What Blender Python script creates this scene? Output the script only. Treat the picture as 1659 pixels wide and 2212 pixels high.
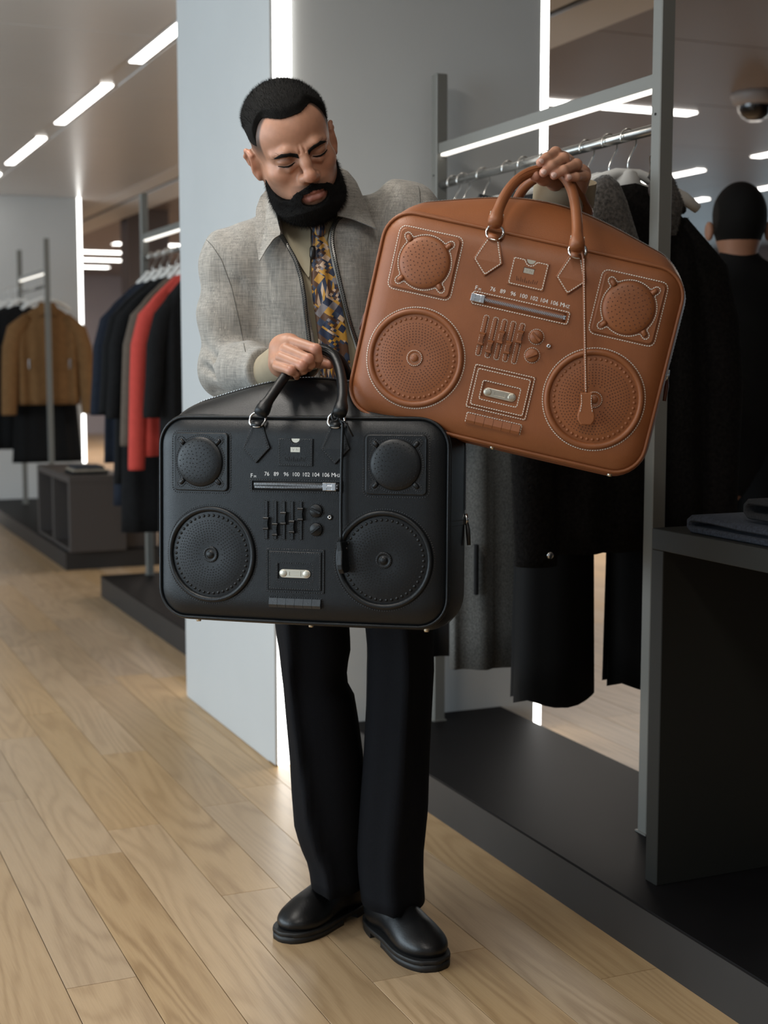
import bpy, bmesh, math, random
import numpy as np
from mathutils import Vector, Matrix

for o in list(bpy.data.objects):
    bpy.data.objects.remove(o, do_unlink=True)
scene = bpy.context.scene
COL = scene.collection
random.seed(7)
rng = np.random.default_rng(7)

# ------------------------------------------------------------------ camera
HC, PITCH = 1.22, math.radians(6.06)
cam_data = bpy.data.cameras.new('camera')
cam_data.sensor_fit = 'VERTICAL'
cam_data.sensor_height = 36.0
cam_data.sensor_width = 27.0
cam_data.lens = 36.0 * 3072.0 / 2212.0
cam_data.dof.use_dof = True
cam_data.dof.focus_distance = 2.66
cam_data.dof.aperture_fstop = 4.0
cam_data.clip_end = 200
camera = bpy.data.objects.new('camera', cam_data)
camera.location = (0, 0, HC)
camera.rotation_euler = (math.pi / 2 - PITCH, 0, 0)
COL.objects.link(camera)
scene.camera = camera

# room axes: u runs down the shop (away, to the left), v across it (to the right)
AZ = math.radians(23.4)
UX, UY, VX, VY = -math.sin(AZ), math.cos(AZ), math.cos(AZ), math.sin(AZ)
ROOM = Matrix.Rotation(AZ, 4, 'Z')          # local x = v, local y = u
def R(u, v, z=0.0):
    return Vector((u * UX + v * VX, u * UY + v * VY, z))

# ------------------------------------------------------------------ light
scene.view_settings.view_transform = 'Standard'
scene.view_settings.look = 'None'
scene.view_settings.gamma = 1.0
scene.view_settings.use_curve_mapping = False
scene.view_settings.exposure = 0.0
world = bpy.data.worlds.new('world')
scene.world = world
world.use_nodes = True
world.node_tree.nodes['Background'].inputs[0].default_value = (0.80, 0.90, 1.0, 1)
world.node_tree.nodes['Background'].inputs[1].default_value = 0.6

def area_light(name, u, v, z, su, sz, power, color, toward, spread=180):
    """daylight entering through a window opening (large soft area light)"""
    d = bpy.data.lights.new(name, 'AREA')
    d.shape = 'RECTANGLE'
    d.size, d.size_y = su, sz
    d.energy = power
    d.color = color
    d.spread = math.radians(spread)
    o = bpy.data.objects.new(name, d)
    o.location = R(u, v, z)
    t = R(*toward)
    o.rotation_euler = (t - o.location).to_track_quat('-Z', 'Y').to_euler()
    COL.objects.link(o)
    return o
area_light('window_daylight', 4.4, -4.6, 1.45, 8.5, 2.2, 325, (0.74, 0.89, 1.0), (4.4, 2.0, 1.1))
area_light('window_daylight', -3.6, -0.6, 1.55, 5.5, 2.0, 14, (0.90, 0.95, 1.0), (4.0, 0.6, 1.1))  # fill light added behind the camera, the back wall has no window
for lu, lv, lp in ((2.5, .25, 25), (.7, .25, 17), (2.5, -1.6, 9)):      # ceiling lamps over the aisle
    area_light('ceiling_lamp_light', lu, lv, 2.52, .10, 1.19, lp, (1.0, 0.95, 0.88), (lu, lv, 0.0))
area_light('annex_lamp_light', 18.0, 4.4, 2.6, 4.0, 3.0, 190, (1.0, 0.88, 0.80), (18.0, 4.4, 0.0))
area_light('annex_lamp_light', 8.0, 6.2, 2.6, 4.0, 3.0, 170, (1.0, 0.90, 0.80), (8.0, 6.2, 0.0))
# ------------------------------------------------------------------ helpers
def tag(o, label=None, cat=None, group=None, kind=None):
    if label: o['label'] = label
    if cat: o['category'] = cat
    if group: o['group'] = group
    if kind: o['kind'] = kind
    return o

def thing(name, loc=(0, 0, 0), rotz=0.0, label=None, cat=None, group=None, kind=None):
    o = bpy.data.objects.new(name, None)
    o.empty_display_size = 0.05
    o.location = loc
    o.rotation_euler = (0, 0, rotz)
    COL.objects.link(o)
    return tag(o, label, cat, group, kind)

def link(name, me, mat=None, parent=None, **kw):
    o = bpy.data.objects.new(name, me)
    COL.objects.link(o)
    if mat is not None:
        if len(me.materials) == 0:
            me.materials.append(mat)
    if parent is not None:
        o.parent = parent
    return tag(o, **kw)

class MB:
    """collects vertices and faces of ONE part"""
    def __init__(s):
        s.v, s.f, s.n, s.sm = [], [], 0, []
    def add(s, verts, faces, smooth=False):
        verts = np.asarray(verts, float).reshape(-1, 3)
        b = s.n
        s.v.append(verts)
        for f in faces:
            s.f.append(tuple(int(i) + b for i in f))
            s.sm.append(smooth)
        s.n += len(verts)
        return s
    def box(s, x0, x1, y0, y1, z0, z1, c=0.0):
        if c <= 0:
            v = [(x0,y0,z0),(x1,y0,z0),(x1,y1,z0),(x0,y1,z0),(x0,y0,z1),(x1,y0,z1),(x1,y1,z1),(x0,y1,z1)]
            return s.add(v, [(0,3,2,1),(4,5,6,7),(0,1,5,4),(1,2,6,5),(2,3,7,6),(3,0,4,7)])
        c = min(c, .49*(x1-x0), .49*(y1-y0), .49*(z1-z0))
        rings = []
        def ring(z, i):
            return [(x0+i+0,y0+i+c,z),(x0+i+c,y0+i,z),(x1-i-c,y0+i,z),(x1-i,y0+i+c,z),
                    (x1-i,y1-i-c,z),(x1-i-c,y1-i,z),(x0+i+c,y1-i,z),(x0+i,y1-i-c,z)]
        v = ring(z0, c*.6)+ring(z0+c, 0)+ring(z1-c, 0)+ring(z1, c*.6)
        f = [tuple(range(7,-1,-1)), tuple(range(24,32))]
        for k in range(3):
            for i in range(8):
                j = (i+1) % 8
                f.append((k*8+i, k*8+j, k*8+8+j, k*8+8+i))
        return s.add(v, f)
    def tube(s, pts, r, seg=8, closed=False, cap=True, flat=None):
        """tube along pts; r scalar or list; flat=(up vector, ratio) squashes the section"""
        P = [Vector(p) for p in pts]
        n = len(P)
        rr = [r]*n if np.isscalar(r) else list(r)
        V, F = [], []
        prev = None
        for i in range(n):
            if closed:
                t = P[(i+1) % n]-P[i-1]
            else:
                t = P[min(i+1, n-1)]-P[max(i-1, 0)]
            if t.length < 1e-9: t = Vector((0, 0, 1))
            t.normalize()
            if prev is None:
                a = Vector((0, 0, 1)) if abs(t.z) < .9 else Vector((1, 0, 0))
                if flat is not None: a = Vector(flat[0])
                x = t.cross(a); x.normalize()
            else:
                x = prev-t*prev.dot(t)
                if x.length < 1e-6: x = t.orthogonal()
                x.normalize()
            prev = x
            y = t.cross(x)
            for k in range(seg):
                an = 2*math.pi*k/seg
                q = P[i]+x*(math.cos(an)*rr[i])+y*(math.sin(an)*rr[i]*(flat[1] if flat else 1))
                V.append(q[:])
        m = n if closed else n-1
        for i in range(m):
            a, b = i*seg, ((i+1) % n)*seg
            for k in range(seg):
                l = (k+1) % seg
                F.append((a+k, a+l, b+l, b+k))
        if cap and not closed:
            F.append(tuple(range(seg-1, -1, -1)))
            F.append(tuple(range((n-1)*seg, n*seg)))
        return s.add(V, F, True)
    def prism(s, outline, z0, z1, c=0.0, smooth=False):
        """outline (x,y) counter-clockwise extruded from z0 to z1, top edge chamfered by c"""
        o = np.asarray(outline, float)
        n = len(o)
        ctr = o.mean(0)
        def lev(z, ins):
            if ins <= 0: q = o
            else:
                d1 = np.roll(o, -1, 0)-o
                d1 /= np.maximum(np.linalg.norm(d1, axis=1, keepdims=True), 1e-9)
                nr = np.stack([-d1[:, 1], d1[:, 0]], -1)
                nn = nr+np.roll(nr, 1, 0)
                nn /= np.maximum(np.linalg.norm(nn, axis=1, keepdims=True), .6)
                q = o+nn*ins
            return np.c_[q, np.full(n, z)]
        L = [lev(z0, 0)]
        if c > 0: L += [lev(z1-c, 0), lev(z1-c*.3, c*.3), lev(z1, c)]
        else: L += [lev(z1, 0)]
        V = np.concatenate(L)
        F = []
        for k in range(len(L)-1):
            for i in range(n):
                j = (i+1) % n
                F.append((k*n+i, k*n+j, (k+1)*n+j, (k+1)*n+i))
        s.add(V, F, smooth)
        b = s.n-len(V)
        s.f.append(tuple(range(b+(len(L)-1)*n, b+len(L)*n))); s.sm.append(False)
        s.f.append(tuple(range(b+n-1, b-1, -1))); s.sm.append(False)
        return s
    def loft(s, rings, cap=True, smooth=True, closed=True):
        """rings: list of equally long closed point loops"""
        n = len(rings[0])
        V = np.concatenate([np.asarray(r, float) for r in rings])
        F = []
        for k in range(len(rings)-1):
            for i in range(n if closed else n-1):
                j = (i+1) % n
                F.append((k*n+i, k*n+j, (k+1)*n+j, (k+1)*n+i))
        s.add(V, F, smooth)
        if cap:
            b = s.n-len(V)
            s.f.append(tuple(range(b+n-1, b-1, -1))); s.sm.append(False)
            s.f.append(tuple(range(b+(len(rings)-1)*n, b+len(rings)*n))); s.sm.append(False)
        return s
    def lathe(s, prof, seg=32, c=(0, 0)):
        """profile (r,z) revolved about z through c; starts/ends at r=0 are closed"""
        V, F = [], []
        n = len(prof)
        for r, z in prof:
            for k in range(seg):
                a = 2*math.pi*k/seg
                V.append((c[0]+r*math.cos(a), c[1]+r*math.sin(a), z))
        for i in range(n-1):
            for k in range(seg):
                l = (k+1) % seg
                F.append((i*seg+k, i*seg+l, (i+1)*seg+l, (i+1)*seg+k))
        return s.add(V, F, True)
    def build(s, name, mat=None, parent=None, warp=None, xf=None, auto=None, **kw):
        V = np.concatenate(s.v) if s.v else np.zeros((0, 3))
        if xf is not None:
            M = np.array(xf)
            V = V @ M[:3, :3].T+M[:3, 3]
        if warp is not None: V = warp(V)
        me = bpy.data.meshes.new(name)
        me.from_pydata(V.tolist(), [], s.f)
        me.polygons.foreach_set('use_smooth', s.sm)
        me.update()
        o = link(name, me, mat, parent, **kw)
        if auto: me.set_sharp_from_angle(angle=math.radians(auto))
        return o

def np_mesh(name, V, F, mat=None, parent=None, smooth=True, **kw):
    me = bpy.data.meshes.new(name)
    V = np.ascontiguousarray(V, dtype=np.float32); F = np.ascontiguousarray(F, dtype=np.int32)
    k = F.shape[1]
    me.vertices.add(len(V)); me.vertices.foreach_set('co', V.ravel())
    me.loops.add(F.size); me.loops.foreach_set('vertex_index', F.ravel())
    me.polygons.add(len(F)); me.polygons.foreach_set('loop_start', np.arange(0, F.size, k, dtype=np.int32))
    me.update(calc_edges=True)
    me.polygons.foreach_set('use_smooth', np.full(len(F), smooth))
    me.validate()
    return link(name, me, mat, parent, **kw)

# ------------------------------------------------------------------ materials
def nodes_of(m):
    m.use_nodes = True
    return m.node_tree, m.node_tree.nodes['Principled BSDF']

def mat(name, col, rough=.5, metal=0., spec=.5, noise=0., nscale=20., bump=0., bscale=200., coat=0., sheen=0., stretch=None, coord='Object', emit=0., coat_rough=.15):
    m = bpy.data.materials.new(name)
    nt, b = nodes_of(m)
    b.inputs['Base Color'].default_value = (*col, 1)
    b.inputs['Roughness'].default_value = rough
    b.inputs['Metallic'].default_value = metal
    b.inputs['Specular IOR Level'].default_value = spec
    b.inputs['Coat Weight'].default_value = coat
    b.inputs['Coat Roughness'].default_value = coat_rough
    if sheen:
        b.inputs['Sheen Weight'].default_value = sheen
        b.inputs['Sheen Roughness'].default_value = .5
    if emit:
        b.inputs['Emission Color'].default_value = (*col, 1)
        b.inputs['Emission Strength'].default_value = emit
    N = nt.nodes
    tc = N.new('ShaderNodeTexCoord')
    src = tc.outputs[coord]
    if stretch:
        mp = N.new('ShaderNodeMapping'); mp.inputs['Scale'].default_value = stretch
        nt.links.new(src, mp.inputs['Vector']); src = mp.outputs['Vector']
    if noise:
        t = N.new('ShaderNodeTexNoise'); t.inputs['Scale'].default_value = nscale; t.inputs['Detail'].default_value = 5
        nt.links.new(src, t.inputs['Vector'])
        r = N.new('ShaderNodeValToRGB')
        r.color_ramp.elements[0].position = .3; r.color_ramp.elements[1].position = .7
        r.color_ramp.elements[0].color = (*[c*(1-noise) for c in col], 1)
        r.color_ramp.elements[1].color = (*[min(1, c*(1+noise)) for c in col], 1)
        nt.links.new(t.outputs['Fac'], r.inputs['Fac']); nt.links.new(r.outputs['Color'], b.inputs['Base Color'])
    if bump:
        t2 = N.new('ShaderNodeTexNoise'); t2.inputs['Scale'].default_value = bscale; t2.inputs['Detail'].default_value = 3
        nt.links.new(src, t2.inputs['Vector'])
        bp = N.new('ShaderNodeBump'); bp.inputs['Strength'].default_value = bump; bp.inputs['Distance'].default_value = .002
        nt.links.new(t2.outputs['Fac'], bp.inputs['Height']); nt.links.new(bp.outputs['Normal'], b.inputs['Normal'])
    return m

def emission(name, col, strength):
    m = bpy.data.materials.new(name)
    nt, b = nodes_of(m)
    b.inputs['Base Color'].default_value = (*col, 1)
    b.inputs['Emission Color'].default_value = (*col, 1)
    b.inputs['Emission Strength'].default_value = strength
    return m

def sm01(x, a, b):
    t = np.clip((x-a)/(b-a), 0, 1)
    return t*t*(3-2*t)
# ------------------------------------------------------------------ materials of the shop
M = {}
M['panel_grey'] = mat('panel_grey', (.555, .565, .56), .42, spec=.35, noise=.02, nscale=3)
M['strip'] = emission('strip_light', (1.0, .985, .95), 5.0)
M['led'] = emission('led_lamp', (1.0, .97, .92), 7.0)
M['led_soft'] = emission('led_rail', (1.0, .95, .86), 1.4)
M['ceiling'] = mat('ceiling_metal', (.63, .61, .59), .30, spec=.6, noise=.03, nscale=1.5)
M['ceiling_brown'] = mat('ceiling_brown', (.27, .225, .205), .36, spec=.5, noise=.04, nscale=1.2)
M['bulkhead'] = mat('bulkhead_white', (.74, .72, .70), .45)
M['slot'] = mat('slot_black', (.01, .01, .01), .7)
M['platform'] = mat('platform_lino', (.0085, .0078, .0082), .50, spec=.06, noise=.12, nscale=6)
M['platform_side'] = mat('platform_side', (.022, .020, .019), .5, noise=.1, nscale=6)
M['rack'] = mat('rack_metal', (.18, .178, .162), .45, metal=.15, spec=.5)
M['rod'] = mat('rack_rod', (.33, .32, .30), .24, metal=.85)
M['table'] = mat('table_lacquer', (.020, .020, .0175), .5, spec=.25)
M['chrome'] = mat('chrome', (.78, .78, .78), .16, metal=1.0)
M['zipmetal'] = mat('zip_metal', (.60, .60, .60), .22, metal=1.0)
M['topzip'] = mat('top_zip_metal', (.34, .33, .31), .3, metal=1.0)
M['wire'] = mat('hanger_wire', (.72, .70, .66), .2, metal=1.0)
M['white'] = mat('white_paint', (.72, .71, .68), .45)
M['wall'] = mat('wall_plaster', (.42, .38, .40), .7, noise=.04, nscale=2)
M['wall_back'] = mat('wall_back_brown', (.10, .09, .085), .6)
M['wall_dark'] = mat('wall_mauve', (.23, .20, .205), .6, noise=.06, nscale=1)
M['frame'] = mat('window_frame', (.45, .46, .47), .4)
M['pane'] = emission('window_pane', (.62, .80, .92), .95)

def wood_material():
    m = bpy.data.materials.new('oak_plank')
    nt, b = nodes_of(m); N, L = nt.nodes, nt.links
    at = N.new('ShaderNodeAttribute'); at.attribute_name = 'rnd'
    tc = N.new('ShaderNodeTexCoord')
    sx = N.new('ShaderNodeSeparateXYZ'); L.new(tc.outputs['Object'], sx.inputs[0])
    def math_(op, a, bb=None, c=None):
        n = N.new('ShaderNodeMath'); n.operation = op
        for i, q in enumerate((a, bb, c)):
            if q is None: continue
            if isinstance(q, (int, float)): n.inputs[i].default_value = q
            else: L.new(q, n.inputs[i])
        return n.outputs[0]
    rnd = at.outputs['Fac']
    off = math_('MULTIPLY', rnd, 91.0)
    def comb(ax, ay):
        c = N.new('ShaderNodeCombineXYZ')
        L.new(math_('MULTIPLY_ADD', sx.outputs['X'], ax, off), c.inputs[0])
        L.new(math_('MULTIPLY_ADD', sx.outputs['Y'], ay, off), c.inputs[1])
        L.new(off, c.inputs[2])
        return c.outputs[0]
    # slow growth-ring field stretched along the plank, cut into bands
    n1 = N.new('ShaderNodeTexNoise'); n1.inputs['Scale'].default_value = 1.0; n1.inputs['Detail'].default_value = 1.2
    L.new(comb(7.5, .75), n1.inputs['Vector'])
    n1b = N.new('ShaderNodeTexNoise'); n1b.inputs['Scale'].default_value = 1.0; n1b.inputs['Detail'].default_value = 3
    L.new(comb(60., 9.), n1b.inputs['Vector'])
    field = math_('MULTIPLY_ADD', n1b.outputs['Fac'], .035, n1.outputs['Fac'])
    band = math_('SINE', math_('MULTIPLY', field, 85.0))
    band = math_('MULTIPLY_ADD', band, .5, .5)
    band = math_('POWER', band, 1.7)
    n2 = N.new('ShaderNodeTexNoise'); n2.inputs['Scale'].default_value = 1.0; n2.inputs['Detail'].default_value = 4
    L.new(comb(330., 11.), n2.inputs['Vector'])
    n3 = N.new('ShaderNodeTexNoise'); n3.inputs['Scale'].default_value = 1.0; n3.inputs['Detail'].default_value = 2
    L.new(comb(5., 1.1), n3.inputs['Vector'])
    amp = math_('MULTIPLY', band, math_('MULTIPLY_ADD', n3.outputs['Fac'], .75, -.08))
    fac = math_('ADD', amp, math_('MULTIPLY_ADD', n2.outputs['Fac'], .55, -.22))
    r = N.new('ShaderNodeValToRGB')
    r.color_ramp.elements[0].position = 0.; r.color_ramp.elements[0].color = (.52, .36, .205, 1)
    r.color_ramp.elements[1].position = .85; r.color_ramp.elements[1].color = (.30, .185, .09, 1)
    L.new(fac, r.inputs['Fac'])
    hs = N.new('ShaderNodeHueSaturation')
    L.new(r.outputs['Color'], hs.inputs['Color'])
    L.new(math_('MULTIPLY_ADD', rnd, .20, .90), hs.inputs['Value'])
    L.new(math_('MULTIPLY_ADD', math_('FRACT', math_('MULTIPLY', rnd, 7.3)), .24, .86), hs.inputs['Saturation'])
    L.new(hs.outputs['Color'], b.inputs['Base Color'])
    b.inputs['Roughness'].default_value = .36
    b.inputs['Specular IOR Level'].default_value = .42
    bp = N.new('ShaderNodeBump'); bp.inputs['Strength'].default_value = .12; bp.inputs['Distance'].default_value = .001
    L.new(n2.outputs['Fac'], bp.inputs['Height']); L.new(bp.outputs['Normal'], b.inputs['Normal'])
    return m
M['oak'] = wood_material()
M['subfloor'] = mat('subfloor', (.05, .035, .02), .8)

# ------------------------------------------------------------------ floor with planks
fl = MB().box(-6, 12, -6, 26, -.06, -.012).build('floor', M['subfloor'], kind='structure')
fl.matrix_world = ROOM
PW = .1405
JOINT = {0: [2.483], 3: [2.315], -1: [3.04], 2: [5.31], 1: [3.815], -3: [3.42]}
planks = []
for k in range(-18, 34):
    v0 = 1.05+k*PW
    js = sorted(JOINT.get(k, [1.2+rng.random()*1.7]))
    cuts = list(js)
    while cuts[-1] < 24: cuts.append(cuts[-1]+1.15+rng.random()*.9)
    while cuts[0] > -3: cuts.insert(0, cuts[0]-1.15-rng.random()*.9)
    for a, bb in zip(cuts[:-1], cuts[1:]):
        c = R((a+bb)/2, v0+PW/2)
        px = c.x/max(c.y, .3)
        vis = -.36 < px < .36 and c.y > 1.6
        planks.append((not vis, c.length, a, bb, v0))
planks.sort()
def plank_mesh(a, bb, v0, g=.0008, z=0.0):
    m = MB()
    m.box(v0+g, v0+PW-g, a+g, bb-g, -.012, z, .0006)
    return m
def set_rnd(me, vals):
    at = me.attributes.new('rnd', 'FLOAT', 'POINT')
    at.data.foreach_set('value', np.asarray(vals, np.float32))
rest, rv = MB(), []
for i, (nv, d, a, bb, v0) in enumerate(planks):
    r = rng.random()
    if abs(v0-1.05) < .01 and bb < 2.6 and bb > 2.3: r = 1.7
    if i < 230 and not nv:
        o = plank_mesh(a, bb, v0, z=rng.normal()*.00012).build('plank', M['oak'], fl)
        set_rnd(o.data, np.full(len(o.data.vertices), r))
    else:
        n0 = rest.n
        m = plank_mesh(a, bb, v0); rest.add(m.v[0], m.f)
        rv += [r]*(rest.n-n0)
o = rest.build('plank', M['oak'], fl, kind='stuff')
set_rnd(o.data, rv)

# ------------------------------------------------------------------ columns with corner light strips
def column(name, u0, v0, v1, depth, lab):
    H = 2.53
    t = .05
    c = MB().box(v0, v1, u0+t, u0+depth, 0, H).build(name, M['panel_grey'], kind='structure')
    c.matrix_world = ROOM
    # left side panel and the front panel stand proud of the core, the light strips sit between them
    MB().box(v0-.004, v0+.004, u0-.018, u0+depth-.004, .006, H, .001).build('side_panel', M['panel_grey'], c)
    MB().box(v0+.064, v1-.030, u0-.002, u0+t-.002, .006, H, .002).build('front_panel', M['panel_grey'], c)
    MB().box(v1-.03, v1+.004, u0+.03, u0+depth-.045, .006, H, .002).build('side_panel', M['panel_grey'], c)
    MB().box(v0+.0055, v0+.0630, u0-.02, u0+t, .004, H, .002).build('light_strip', M['strip'], c)
    MB().box(v1-.0295, v1-.004, u0-.004, u0+t, .004, H, .002).build('light_strip', M['strip'], c)
    MB().box(v0+.03, v0+.06, u0+depth+.0005, u0+depth+.012, .004, H, .002).build('light_strip', M['strip'], c)
    MB().box(v0+.0041, v0+.0054, u0-.0175, u0+t, .0, H).build('seam', M['slot'], c)
    MB().box(v0+.0631, v0+.0639, u0-.0015, u0+t, .0, H).build('seam', M['slot'], c)
    return c
column('wall_column_1', 3.995, 1.367, 2.293, .975, '')
column('wall_column_2', 11.72, 1.40, 2.40, .98, '')

# ------------------------------------------------------------------ ceiling
ce = MB().box(-6, 3.1, -6, 26, 2.545, 2.66).build('ceiling', M['slot'], kind='structure')
ce.matrix_world = ROOM
for k in range(-4, 20):
    a = .55+k*1.32
    MB().box(-6, 1.50, a+.003, a+1.317, 2.53, 2.546, .002).build('ceiling_panel', M['ceiling'], ce)
    MB().box(1.61, 2.60, a+.003, a+1.317, 2.53, 2.546, .002).build('ceiling_panel', M['ceiling'], ce)
MB().box(1.503, 1.607, -6, 26, 2.536, 2.548).build('lamp_channel', M['ceiling'], ce)
MB().box(2.605, 2.775, -6, 26, 2.53, 2.66, .003).build('bulkhead', M['bulkhead'], ce)
MB().box(2.822, 3.10, -6, 26, 2.53, 2.66, .003).build('bulkhead', M['bulkhead'], ce)
cb = MB().box(3.1, 12, -6, 26, 2.665, 2.75).build('ceiling_annex', M['ceiling_brown'], kind='structure')
cb.matrix_world = ROOM
for k in range(0, 19):
    a = .2+k*1.32
    MB().box(3.105, 7.2, a+.004, a+1.316, 2.65, 2.666, .002).build('ceiling_panel', M['ceiling_brown'], cb)
    MB().box(7.205, 12, a+.004, a+1.316, 2.65, 2.666, .002).build('ceiling_panel', M['ceiling_brown'], cb)

LG = 'linear ceiling lamps'
def lamp(u0, u1, v0, v1, z, label):
    c = R((u0+u1)/2, (v0+v1)/2, z)
    t = thing('ceiling_lamp', c, AZ, label, 'ceiling lamp', LG)
    hu, hv = (u1-u0)/2, (v1-v0)/2
    MB().box(-hv, hv, -hu, hu, -.006, .008, .002).build('diffuser', M['led'], t)
    for a_, b_ in ((-hv-.006, -hv-.001), (hv+.001, hv+.006)):
        MB().box(a_, b_, -hu-.006, hu+.006, -.003, .01).build('lamp_frame', M['ceiling'], t)
rowlab = ['linear ceiling lamp beside the top of the pale column, cut by its edge',
          'second linear ceiling lamp of the row, left of the pale column',
          'third linear ceiling lamp of the row, above the far column light',
          'farthest linear ceiling lamp, at the left edge of the picture']
for i in range(4):
    a = 5.16+1.77*i
    lamp(a, a+1.19, 1.526, 1.584, 2.532, rowlab[i])
for (u0, u1, v0, v1, lb) in [
    (7.0, 7.1, 3.75, 5.0, 'linear lamp lying crosswise on the brown ceiling behind the lit rail'),
    (9.05, 10.2, 6.46, 6.55, 'upper linear lamp right of the rack post, above the dark coat shoulder'),
    (10.62, 11.8, 7.64, 7.74, 'lower linear lamp right of the rack post, next to the dark coat shoulder'),
    (7.1, 8.32, 6.40, 6.49, 'linear lamp at the right edge beside the shop visitor, upper of two'),
    (9.2, 10.3, 7.62, 7.71, 'linear lamp at the right edge touching the shop visitor hair'),
    (17.4, 17.6, 3.97, 5.2, 'highest of the far crosswise lamps behind the navy coats'),
    (18.85, 19.05, 3.4, 4.70, 'second of the far crosswise lamps behind the navy coats'),
    (20.3, 20.5, 3.5, 4.86, 'third of the far crosswise lamps behind the navy coats'),
    (21.9, 22.1, 3.6, 4.90, 'lowest of the far crosswise lamps, beside the far column light')]:
    lamp(u0, u1, v0, v1, 2.648, lb)

# outer walls and windows
def wall(name, v0, v1, u0, u1, z0, z1, m):
    o = MB().box(v0, v1, u0, u1, z0, z1).build(name, m, kind='structure'); o.matrix_world = ROOM; return o
wall('wall_far', -6, 12, 24, 24.2, 0, 2.8, M['wall'])
wall('wall_back', -6, 12, -6.2, -6, 0, 2.8, M['wall_back'])
wr = wall('wall_right', 11.6, 11.8, -6, 24, 0, 2.8, M['wall_dark'])
n = 0
for u in np.arange(4.0, 22, 2.3):
    n += 1
    w = MB().box(11.56, 11.6, u, u+1.7, .35, 2.35, .004).build('window_%d' % n, M['frame'], kind='structure'); w.matrix_world = ROOM
    MB().box(11.545, 11.565, u+.07, u+.82, .42, 2.28).build('pane', M['pane'], w)
    MB().box(11.545, 11.565, u+.89, u+1.63, .42, 2.28).build('pane', M['pane'], w)
wl = wall('wall_left', -5.2, -5.0, -6, 24, 0, .35, M['wall'])
wall('wall_left_head', -5.2, -5.0, -6, 24, 2.5, 2.8, M['wall'])
for u in np.arange(-6, 24.1, 2.5):
    MB().box(-5.18, -5.02, u-.06, u+.06, .35, 2.5, .005).build('mullion', M['frame'], wl)
for wallp in [(3.2, 3.6, 13.5, 13.8), (5.2, 5.6, 16.0, 16.4)]:
    wall('wall_pier', *wallp, 0, 2.65, M['wall_dark'])

# ------------------------------------------------------------------ platforms
def platform(u0, u1, label, v0=1.602, v1=2.135):
    t = thing('display_platform', R(u0, v0), AZ, label, 'platform')
    h = u1-u0; w = v1-v0
    MB().box(0, w, 0, h, .104, .11, .001).build('platform_top', M['platform'], t)
    MB().box(.001, w-.001, .001, h-.001, 0, .104).build('platform_side', M['platform_side'], t)
    return t
platform(-1.0, 3.985, 'long dark display platform under the near clothes rack and the table')
platform(4.98, 7.31, 'low dark platform behind the pale column, under the navy and coral coats', 1.555)
platform(8.31, 11.70, 'far dark platform under the cubby bench and the tan jacket', 1.567)

# ------------------------------------------------------------------ clothes racks
def rack(u0, u1, v, label):
    t = thing('clothes_rack', R(u0, v, .11), AZ, label, 'clothes rack', 'clothes racks')
    L = u1-u0; s = .018
    for y in (0, L):
        p = MB().box(-s, s, y-s, y+s, 0, 1.955, .002).build('post', M['rack'], t)
        MB().box(-s-.004, s+.004, y-s-.004, y+s+.004, 0, .004).build('foot_plate', M['rack'], p)
        MB().tube([(-.002-s, y, 1.66), (-s+.002, y, 1.66)], .003, 8).build('screw_hole', M['slot'], p)
    MB().box(-.012, .012, s, L-s, 1.722, 1.752, .001).build('crossbar', M['rack'], t)
    MB().box(-.008, .008, s+.01, L-s-.01, 1.714, 1.7215).build('rail_light', M['led_soft'], t)
    MB().tube([(0, s, 1.632), (0, L-s, 1.632)], .0125, 16).build('rod', M['rod'], t)
    return t
rack(2.752, 3.91, 1.872, 'grey metal clothes rack with lit top rail, right of the man')
rack(6.06, 7.24, 1.80, 'grey metal clothes rack half hidden behind the pale column')
rack(10.1, 11.25, 1.82, 'far grey clothes rack beside the far column, holding the tan jacket')
# ------------------------------------------------------------------ boombox travel bags
CX, CY, FPX = 829.5, 1106.0, 3072.0
def at(px, py, Y):
    """point at world depth Y seen at pixel (px,py) of the 1659x2212 frame"""
    x, y = (px-CX)/FPX, -(py-CY)/FPX
    d = np.array([x, math.cos(PITCH)+y*math.sin(PITCH), -math.sin(PITCH)+y*math.cos(PITCH)])
    return d*(Y/d[1])+np.array([0, 0, HC])

BW, BH, BT, BR = .541, .3614, .185, .050
def sd_panel(s, t):
    qx, qy = np.abs(s)-BW/2+BR, np.abs(t)-BH/2+BR
    return np.hypot(np.maximum(qx, 0), np.maximum(qy, 0))+np.minimum(np.maximum(qx, qy), 0)-BR
def n0(s, t):
    d = np.clip(-sd_panel(s, t)/.038, 0, 1)
    return -.014*(1-d)**2.2

def rrect(cx, cy, hx, hy, r, n=6):
    P = []
    for q, (sx, sy) in enumerate(((1, 1), (-1, 1), (-1, -1), (1, -1))):
        for k in range(n+1):
            a = math.pi/2*q+math.pi/2*k/n
            P.append((cx+sx*(hx-r)+r*math.cos(a), cy+sy*(hy-r)+r*math.sin(a)))
    return np.array(P)
def resample(P, step, closed=True):
    P = np.asarray(P, float)
    if closed: P = np.vstack([P, P[:1]])
    L = np.r_[0, np.cumsum(np.linalg.norm(np.diff(P, axis=0), axis=1))]
    n = max(2, int(round(L[-1]/step)))
    x = np.linspace(0, L[-1], n+1)
    Q = np.stack([np.interp(x, L, P[:, i]) for i in range(P.shape[1])], -1)
    return Q[:-1] if closed else Q

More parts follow.
